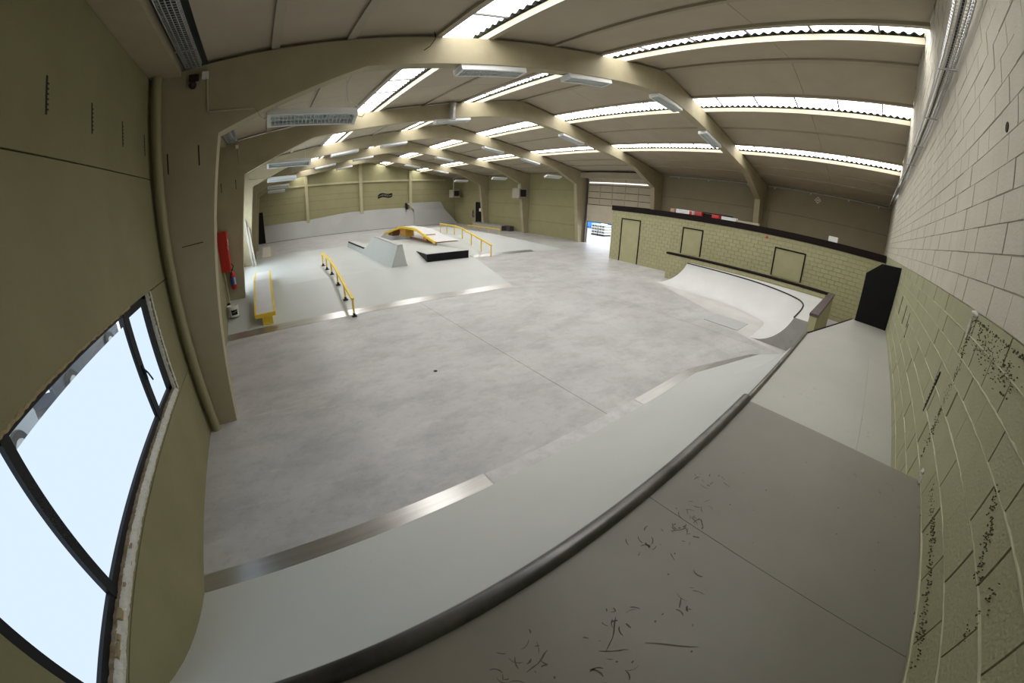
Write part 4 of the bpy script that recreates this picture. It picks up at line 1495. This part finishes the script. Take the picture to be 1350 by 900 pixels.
# ------------------------------------------------------------------ light fittings
FLN = 1.32
hb_ = B()
hb_.box((-FLN / 2, -.15, 0.0), (FLN / 2, -.135, .085))
hb_.box((-FLN / 2, .135, 0.0), (FLN / 2, .15, .085))
hb_.box((-FLN / 2, -.135, 0.0), (-FLN / 2 + .02, .135, .085))
hb_.box((FLN / 2 - .02, -.135, 0.0), (FLN / 2, .135, .085))
hb_.box((-FLN / 2, -.15, .085), (FLN / 2, .15, .1))
hb_.box((-FLN / 2, -.15, -.004), (FLN / 2, -.118, .004))
hb_.box((-FLN / 2, .118, -.004), (FLN / 2, .15, .004))
hb_.box((-FLN / 2, -.118, -.004), (-FLN / 2 + .05, .118, .004))
hb_.box((FLN / 2 - .05, -.118, -.004), (FLN / 2, .118, .004))
m_house = rawmesh('fitting_housing', hb_, WHITE)
rf = B().box((-FLN / 2 + .02, -.135, .07), (FLN / 2 - .02, .135, .084))
m_refl = rawmesh('fitting_reflector', rf, REFLECT)
lv = B()
for k in range(22):
    x = -FLN / 2 + .06 + k * (FLN - .12) / 21
    lv.box((x - .004, -.125, .008), (x + .004, .125, .045))
for y in (-.128, -.003, .122):
    lv.box((-FLN / 2 + .03, y, .004), (FLN / 2 - .03, y + .006, .05))
m_louv = rawmesh('fitting_louvre', lv, LOUVRE)
m_tube = rawmesh('fitting_tube', B().tube([(-FLN / 2 + .04, 0, .058), (FLN / 2 - .04, 0, .058)], .013, 8), WHITEP)
m_hang = rawmesh('fitting_hanger', B().tube([(0, 0, .08), (0, 0, 1.08)], .004, 4), GALV)

POS = [(2.2, 4.20, True, 'hung beside the left haunch'), (5.1, None, False, 'under the left rafter'), (7.5, None, False, 'under the rafter left of the ridge'),
       (10.75, None, False, 'at the ridge'), (13.2, None, False, 'under the rafter right of the ridge'), (15.9, None, False, 'under the right rafter'), (18.05, 4.32, True, 'hung beside the right haunch')]


def soff(x):
    x = min(x, W - x)
    pts = [(0.897, 3.985), (2.9, 4.875), (8.6, 5.815), (9.6, 5.945), (XC, 5.985)]
    for (a, za_), (b_, zb2) in zip(pts[:-1], pts[1:]):
        if a <= x <= b_:
            return za_ + (zb2 - za_) * (x - a) / (b_ - a)
    return 5.98


FITS = {(0, 2.2), (0, 5.1), (0, 7.5), (0, 10.75), (0, 13.2), (1, 2.2), (1, 7.5), (1, 13.2), (2, 2.2), (2, 5.1), (2, 7.5), (2, 13.2), (2, 15.9), (2, 18.05),
        (3, 2.2), (3, 5.1), (3, 7.5), (3, 13.2), (3, 18.05), (4, 2.2), (4, 7.5), (4, 13.2), (4, 15.9), (4, 18.05)}
for k, y in enumerate(FY):
    for (x, z, hung, w_) in POS:
        if (k, round(x, 2)) not in FITS:
            continue
        if hung:
            yy, zz, ry = y + .42, z - .03, 0.0
        else:
            yy, zz = y + .16, soff(x) - .115
            ry = -math.atan((soff(x + .3) - soff(x - .3)) / .6)
        t = thing('light_fitting', 'louvred fluorescent fitting ' + w_ + ' of the %s frame' % ordw[k], 'light', (x, yy, zz), 'fluorescent fittings')
        if (k, round(x, 2)) == (0, 13.2):
            t.location.x += .55
            t.location.z -= .1
        t.rotation_euler = (math.radians(-24) if hung else math.radians(-8), ry, 0)
        parts = [('housing', m_house, (0, 0, 0)), ('reflector', m_refl, (0, 0, 0)), ('louvre', m_louv, (0, 0, 0)), ('tube', m_tube, (0, -.065, 0)), ('tube', m_tube, (0, .065, 0))]
        if hung:
            parts += [('hanger', m_hang, (-.5, 0, 0)), ('hanger', m_hang, (.5, 0, 0))]
        for nm, me, lc_ in parts:
            o = bpy.data.objects.new(nm, me)
            col.objects.link(o)
            o.parent = t
            o.location = lc_
            if nm == 'hanger':
                o.rotation_euler = (math.radians(24), 0, 0)
lc = thing('loose_cable', 'thin cable hanging from the nearest frame near the skylight', 'cable', (3.9, 6.0, 5.3))
obj('cable', B().tube([(3.93, 6.04, 5.62), (3.90, 6.0, 5.55), (3.92, 5.98, 5.45), (3.84, 6.0, 5.30), (3.75, 6.02, 5.22)], .006, 6), DARKTRIM, lc)
lc2 = thing('loose_cable', 'cable looping down to the hung light fitting at the left haunch', 'cable', (2.9, 6.4, 4.3))
obj('cable', B().tube([(2.75, 6.36, 4.84), (2.70, 6.40, 4.70), (2.72, 6.45, 4.45), (2.9, 6.47, 4.36), (3.0, 6.47, 4.26), (2.95, 6.47, 4.2), (2.86, 6.47, 4.22)], .006, 6), GALV, lc2)
fl_ = obj('flue_pipe', B().tube([(7.32, 11.92, 5.52), (7.32, 11.92, 6.10)], .11, 18), GALV, org=(7.32, 11.92, 5.5), smooth=True)
tag(fl_, 'short shiny flue pipe on the second frame near the ridge', 'pipe')

# right wall conduit
wc = thing('wall_conduit', 'grey conduit with brackets along the top of the right wall', 'pipe', (W, 6, 4.75))
obj('conduit', B().tube([(W - .16, 0.1, 4.74), (W - .16, 5.9, 4.74)], .032, 8), GALV, wc, smooth=True)
obj('conduit', B().tube([(W - .16, 6.5, 4.74), (W - .16, 11.6, 4.74)], .032, 8), GALV, wc, smooth=True)
for yy in (0.6, 2.0, 3.8, 5.6, 7.0, 9.2, 11.0):
    obj('bracket', B().box((W - .19, yy - .025, 4.66), (W, yy + .025, 4.72)), WHITEP, wc)
dg = thing('diamond_sign', 'small white diamond placard high on the right wall', 'sign', (W, 3.45, 4.4))
s_ = .16
obj('plate', B().prism([(3.45 - s_, 4.46), (3.45, 4.46 - s_), (3.45 + s_, 4.46), (3.45, 4.46 + s_)], 0, W - .012, W - .002), PAPER, dg)
s_ = .115
obj('printed_field', B().prism([(3.45 - s_, 4.46), (3.45, 4.46 - s_), (3.45 + s_, 4.46), (3.45, 4.46 + s_)], 0, W - .014, W - .012), RCON, dg)
s_ = .05
obj('printed_mark', B().prism([(3.45 - s_, 4.49), (3.45 - s_, 4.43), (3.45 + s_, 4.43), (3.45 + s_, 4.49)], 0, W - .016, W - .014), PAPER, dg)
vp = obj('vertical_pipe', B().tube([(W - .1, 5.85, 2.7), (W - .1, 5.85, 4.78)], .04, 10), PIPE, org=(W - .1, 5.85, 2.7), smooth=True)
tag(vp, 'cream vertical pipe beside the nearest right column', 'pipe')

# ------------------------------------------------------------------ heaters, black door, extinguisher on the far right wall


def heater(y, label, back=False):
    t = thing('gas_heater', label, 'heater', (W - .5, y, 2.8), 'gas heaters')
    x0 = W - 1.15 if not back else W - 1.3
    obj('casing', B().box((x0, y - .45, 2.85), (x0 + .75, y + .45, 3.62)), HEATER, t)
    obj('grille', B().box((x0 + .12, y - .465, 2.95), (x0 + .70, y - .448, 3.52)), GRIME, t)
    for k in range(5):
        z = 3.0 + k * .1
        obj('grille_slat', B().box((x0 + .12, y - .475, z), (x0 + .70, y - .462, z + .02)), DARKTRIM, t)
    obj('drip_tray', B().box((x0 - .02, y - .5, 2.80), (x0 + .8, y + .48, 2.85)), RUSTPINK, t)
    obj('flue', B().tube([(x0 + .3, y, 3.6), (x0 + .3, y, 4.86)], .065, 12), GALV, t, smooth=True)
    obj('wall_bracket', B().box((x0 + .6, y - .3, 2.74), (W - .004, y + .3, 2.80)), HEATER, t)


heater(24.6 - .1, 'grey gas heater with flue on the fourth right column')
heater(35.3, 'grey gas heater with flue in the far right corner', True)
bd = struct('door_2', B().box((W - .03, 31.45, 0.0), (W + .02, 32.5, 2.35)), BLACK, 'black exit door in the right wall')
obj('notice', B().box((W - .036, 31.5, 1.45), (W - .03, 31.8, 1.75)), PAPER, bd)
obj('door_frame', B().box((W - .05, 32.5, 0.0), (W + .02, 32.62, 2.4)), OLIVE_BLOCK, bd)


def extinguisher(x, y, z, label, s=1.0):
    t = thing('fire_extinguisher', label, 'extinguisher', (x, y, z), 'fire extinguishers')
    obj('cylinder', B().lathe([(0.0, 0), (.07 * s, 0), (.078 * s, .02), (.078 * s, .40), (.06 * s, .46), (.025 * s, .50), (.02, .53)], (x, y, z), 18), RED, t, smooth=True)
    obj('label_band', B().lathe([(.0795 * s, .12), (.0795 * s, .34)], (x, y, z), 18), BLUE, t, smooth=True)
    obj('white_label', B().prism([(x + .03, z + .13), (x + .075, z + .13), (x + .075, z + .33), (x + .03, z + .33)], 1, y - .0815, y - .06), PAPER, t)
    obj('valve', B().box((x - .03, y - .025, z + .52), (x + .03, y + .025, z + .58)), BLACKP, t)
    obj('lever', B().box((x - .02, y - .10, z + .57), (x + .02, y + .02, z + .59)), BLACKP, t)
    obj('hose', B().tube([(x + .02, y - .02, z + .55), (x + .07, y - .04, z + .64), (x + .02, y - .04, z + .72), (x - .06, y - .04, z + .66), (x - .08, y - .05, z + .55), (x - .04, y - .08, z + .40)], .014, 8), BLACKP, t, smooth=True)


extinguisher(0.24, 12.02, 0.86, 'red fire extinguisher with blue label hanging under the red cabinet')
extinguisher(W - .12, 32.85, 0.85, 'distant fire extinguisher beside the black exit door')

# red hose cabinet on the left wall
hc = thing('hose_cabinet', 'tall red fire hose cabinet on the left wall', 'cabinet', (0.12, 11.75, 1.4))
obj('body', B().box((0.004, 11.58, 1.42), (0.24, 12.02, 2.50)), RED, hc)
obj('door', B().box((0.242, 11.60, 1.44), (0.262, 12.0, 2.48)), RED, hc)
obj('handle', B().box((0.262, 11.64, 2.0), (0.275, 11.67, 2.1)), WHITEP, hc)
obj('sticker', B().box((0.262, 11.82, 2.1), (0.264, 11.94, 2.28)), PAPER, hc)
obj('water_pipe', B().tube([(0.06, 11.62, 1.42), (0.06, 11.62, 0.70), (0.06, 11.55, .62), (0.06, 11.35, .55)], .028, 10), PIPE, hc, smooth=True)
obj('valve', B().tube([(0.06, 11.42, .58), (0.06, 11.30, .50)], .045, 10), DARKTRIM, hc)
# bucket
bk = thing('plastic_bucket', 'white plastic bucket with black label by the left wall', 'bucket', (0.19, 11.1, 0.26))
zb0 = 0.30
obj('pail', B().lathe([(0.0, 0), (.125, 0), (.15, .27), (.158, .275), (.158, .295), (.145, .295), (.12, .02), (0, .02)], (0.19, 11.10, zb0), 22), WHITEP, bk, smooth=True)
obj('label_patch', B().grid([[(0.19 + .1465 * math.cos(a) * (1 + dz), 11.10 + .1465 * math.sin(a) * (1 + dz), zb0 + z) for a in [math.radians(-112 + 8 * i) for i in range(10)]] for z, dz in ((.06, -.055), (.20, .03))]), BLACKP, bk)
obj('handle', B().tube([(0.05, 11.10, zb0 + .26), (0.06, 11.0, zb0 + .17), (0.19, 10.935, zb0 + .13), (0.32, 11.0, zb0 + .17), (0.33, 11.10, zb0 + .26)], .004, 6), GALV, bk)
# long boards leaning on third column
for i, (x0, l) in enumerate(((0.50, 'left of two pale planks leaning by the third column'), (0.62, 'right of two pale planks leaning by the third column'))):
    pk = obj('leaning_plank', B().hexa([(x0 + .02, 17.75, PA), (x0 + .10, 17.75, PA), (x0 + .10, 17.79, PA), (x0 + .02, 17.79, PA), (x0 - .12, 18.10, 2.6 - i * .3), (x0 - .05, 18.10, 2.6 - i * .3), (x0 - .05, 18.14, 2.6 - i * .3), (x0 - .12, 18.14, 2.6 - i * .3)]), HEATER if i else CONC_S, org=(x0, 17.8, PA))
    tag(pk, l, 'plank', 'leaning planks')

# ------------------------------------------------------------------ things lying on top of the room
ZT = 2.70
for (nm, lab, cat, lo, hi, m) in (
    ('barrier_board', 'white board with red end lying on the room roof', 'board', (17.1, 8.3, ZT), (17.35, 9.15, ZT + .24), WHITE),
    ('paper_box', 'pale box lying left on the room roof', 'box', (17.1, 9.25, ZT), (17.3, 9.45, ZT + .24), RUSTPINK),
    ('red_box', 'small red box on the room roof', 'box', (17.0, 6.98, ZT), (17.25, 7.30, ZT + .22), REDB),
    ('red_box', 'flat red pack behind the white board on the room roof', 'box', (17.2, 7.9, ZT), (17.4, 8.2, ZT + .25), RED),
    ('dark_tube', 'dark rod lying behind the red box on the room roof', 'rod', (17.45, 6.5, ZT), (17.5, 8.0, ZT + .26), DARKTRIM),
    ('white_box', 'white flat box right of the red box on the room roof', 'box', (17.0, 6.2, ZT), (17.3, 6.85, ZT + .20), WHITE),
    ('cream_plank', 'cream plank lying right end on the room roof', 'plank', (17.1, 5.2, ZT), (17.25, 6.15, ZT + .15), PURLIN),
    ('white_carton', 'white carton on the room roof above the blind window', 'box', (17.0, 1.95, ZT), (17.35, 2.30, ZT + .26), WHITE),
):
    x0, y0, z0 = lo
    x1, y1, z1 = hi
    t = thing(nm, lab, cat, ((x0 + x1) / 2, (y0 + y1) / 2, z0))
    ins = 0.008
    b = B()
    b.prism([(y0 + ins, z0), (y1 - ins, z0), (y1, z0 + ins), (y1, z1 - ins), (y1 - ins, z1), (y0 + ins, z1), (y0, z1 - ins), (y0, z0 + ins)], 0, x0, x1)
    obj('body', b, m, t)
    if nm == 'barrier_board':
        obj('red_stripe', B().box((x0 - .003, y0 + .02, z0 + .02), (x0, y0 + .16, z1 - .02)), REDB, t)
        for k in range(3):
            obj('printed_line', B().box((x0 - .003, y0 + .25, z0 + .05 + k * .06), (x0, y1 - .06, z0 + .07 + k * .06)), GALV, t)
    else:
        obj('lid_seam', B().box((x0 - .002, y0 + .01, z1 - .05), (x0, y1 - .01, z1 - .045)), GALV, t)

# ------------------------------------------------------------------ painted banner on the far wall
lg = thing('wall_banner', 'black wavy banner with small pale strokes painted on the far wall', 'sign', (12.8, YB - .02, 3.2))


def wave(t):
    return 3.19 + 0.10 * t + 0.075 * math.sin(2 * math.pi * (t * 1.05 - 0.10))


n = 28
up_, dn_ = [], []
for i in range(n + 1):
    t = i / n
    x = 12.08 + 1.52 * t
    hh = 0.23 if 0.06 < t < 0.94 else 0.19
    z = wave(t)
    up_.append((x + .03, YB - .012, z + hh * (0.9 + .12 * math.sin(9 * t))))
    dn_.append((x - .02, YB - .012, z - hh * (0.95 - .10 * t)))
obj('banner', B().grid([up_, dn_]), BLACK, lg)
rl = random.Random(4)
n = 10
for i in range(n):
    t = 0.09 + .82 * i / (n - 1)
    x = 12.08 + 1.52 * t
    z = wave(t)
    hh = rl.uniform(.06, .095)
    wd = rl.uniform(.010, .018)
    b = B()
    sl = rl.uniform(.01, .05)

    def bar(x0, z0, x1, z1, w2):
        b.add([(x0 - w2, YB - .0135, z0), (x0 + w2, YB - .0135, z0), (x1 + w2, YB - .0135, z1), (x1 - w2, YB - .0135, z1)], [(0, 1, 2, 3)])
    bar(x - sl, z - hh, x + sl, z + hh, wd)
    if i % 2:
        bar(x + sl, z + hh * .8, x + .075, z + hh * rl.uniform(-.2, .3), wd * .7)
    else:
        bar(x + .03, z - hh * .3, x + .06, z + hh * .5, wd * .7)
    obj('pale_stroke', b, PURLIN, lg)

# floor drain cap and stains as small separate discs
dn = obj('floor_anchor', B().lathe([(0.035, 0), (0.035, .004), (.02, .006)], (3.81, 5.92, 0.0), 12), DARKSLOT, org=(3.81, 5.92, 0))
tag(dn, 'small dark floor anchor in the open concrete floor', 'anchor')

scr = B()
r5 = random.Random(9)
for (x0, y0, x1, y1, n_) in ((0.65, 6.05, 1.95, 5.98, 26), (1.1, 5.90, 2.0, 5.70, 18), (0.8, 6.3, 1.6, 6.28, 10)):
    for i in range(n_):
        t = r5.random()
        x, y = x0 + (x1 - x0) * t, y0 + (y1 - y0) * t + r5.gauss(0, .012)
        ln, wd = r5.uniform(.04, .16), r5.uniform(.002, .007)
        dx, dy = (x1 - x0), (y1 - y0)
        l_ = math.hypot(dx, dy)
        dx, dy = dx / l_ * ln, dy / l_ * ln
        scr.add([(x, y - wd, .0006), (x + dx, y + dy - wd * .4, .0006), (x + dx, y + dy + wd * .4, .0006), (x, y + wd, .0006)], [(0, 1, 2, 3)])
tag(obj('paint_scrapes', scr, mat('white_paint_residue', (0.55, 0.54, 0.52), 0.7), fl), kind='stuff')
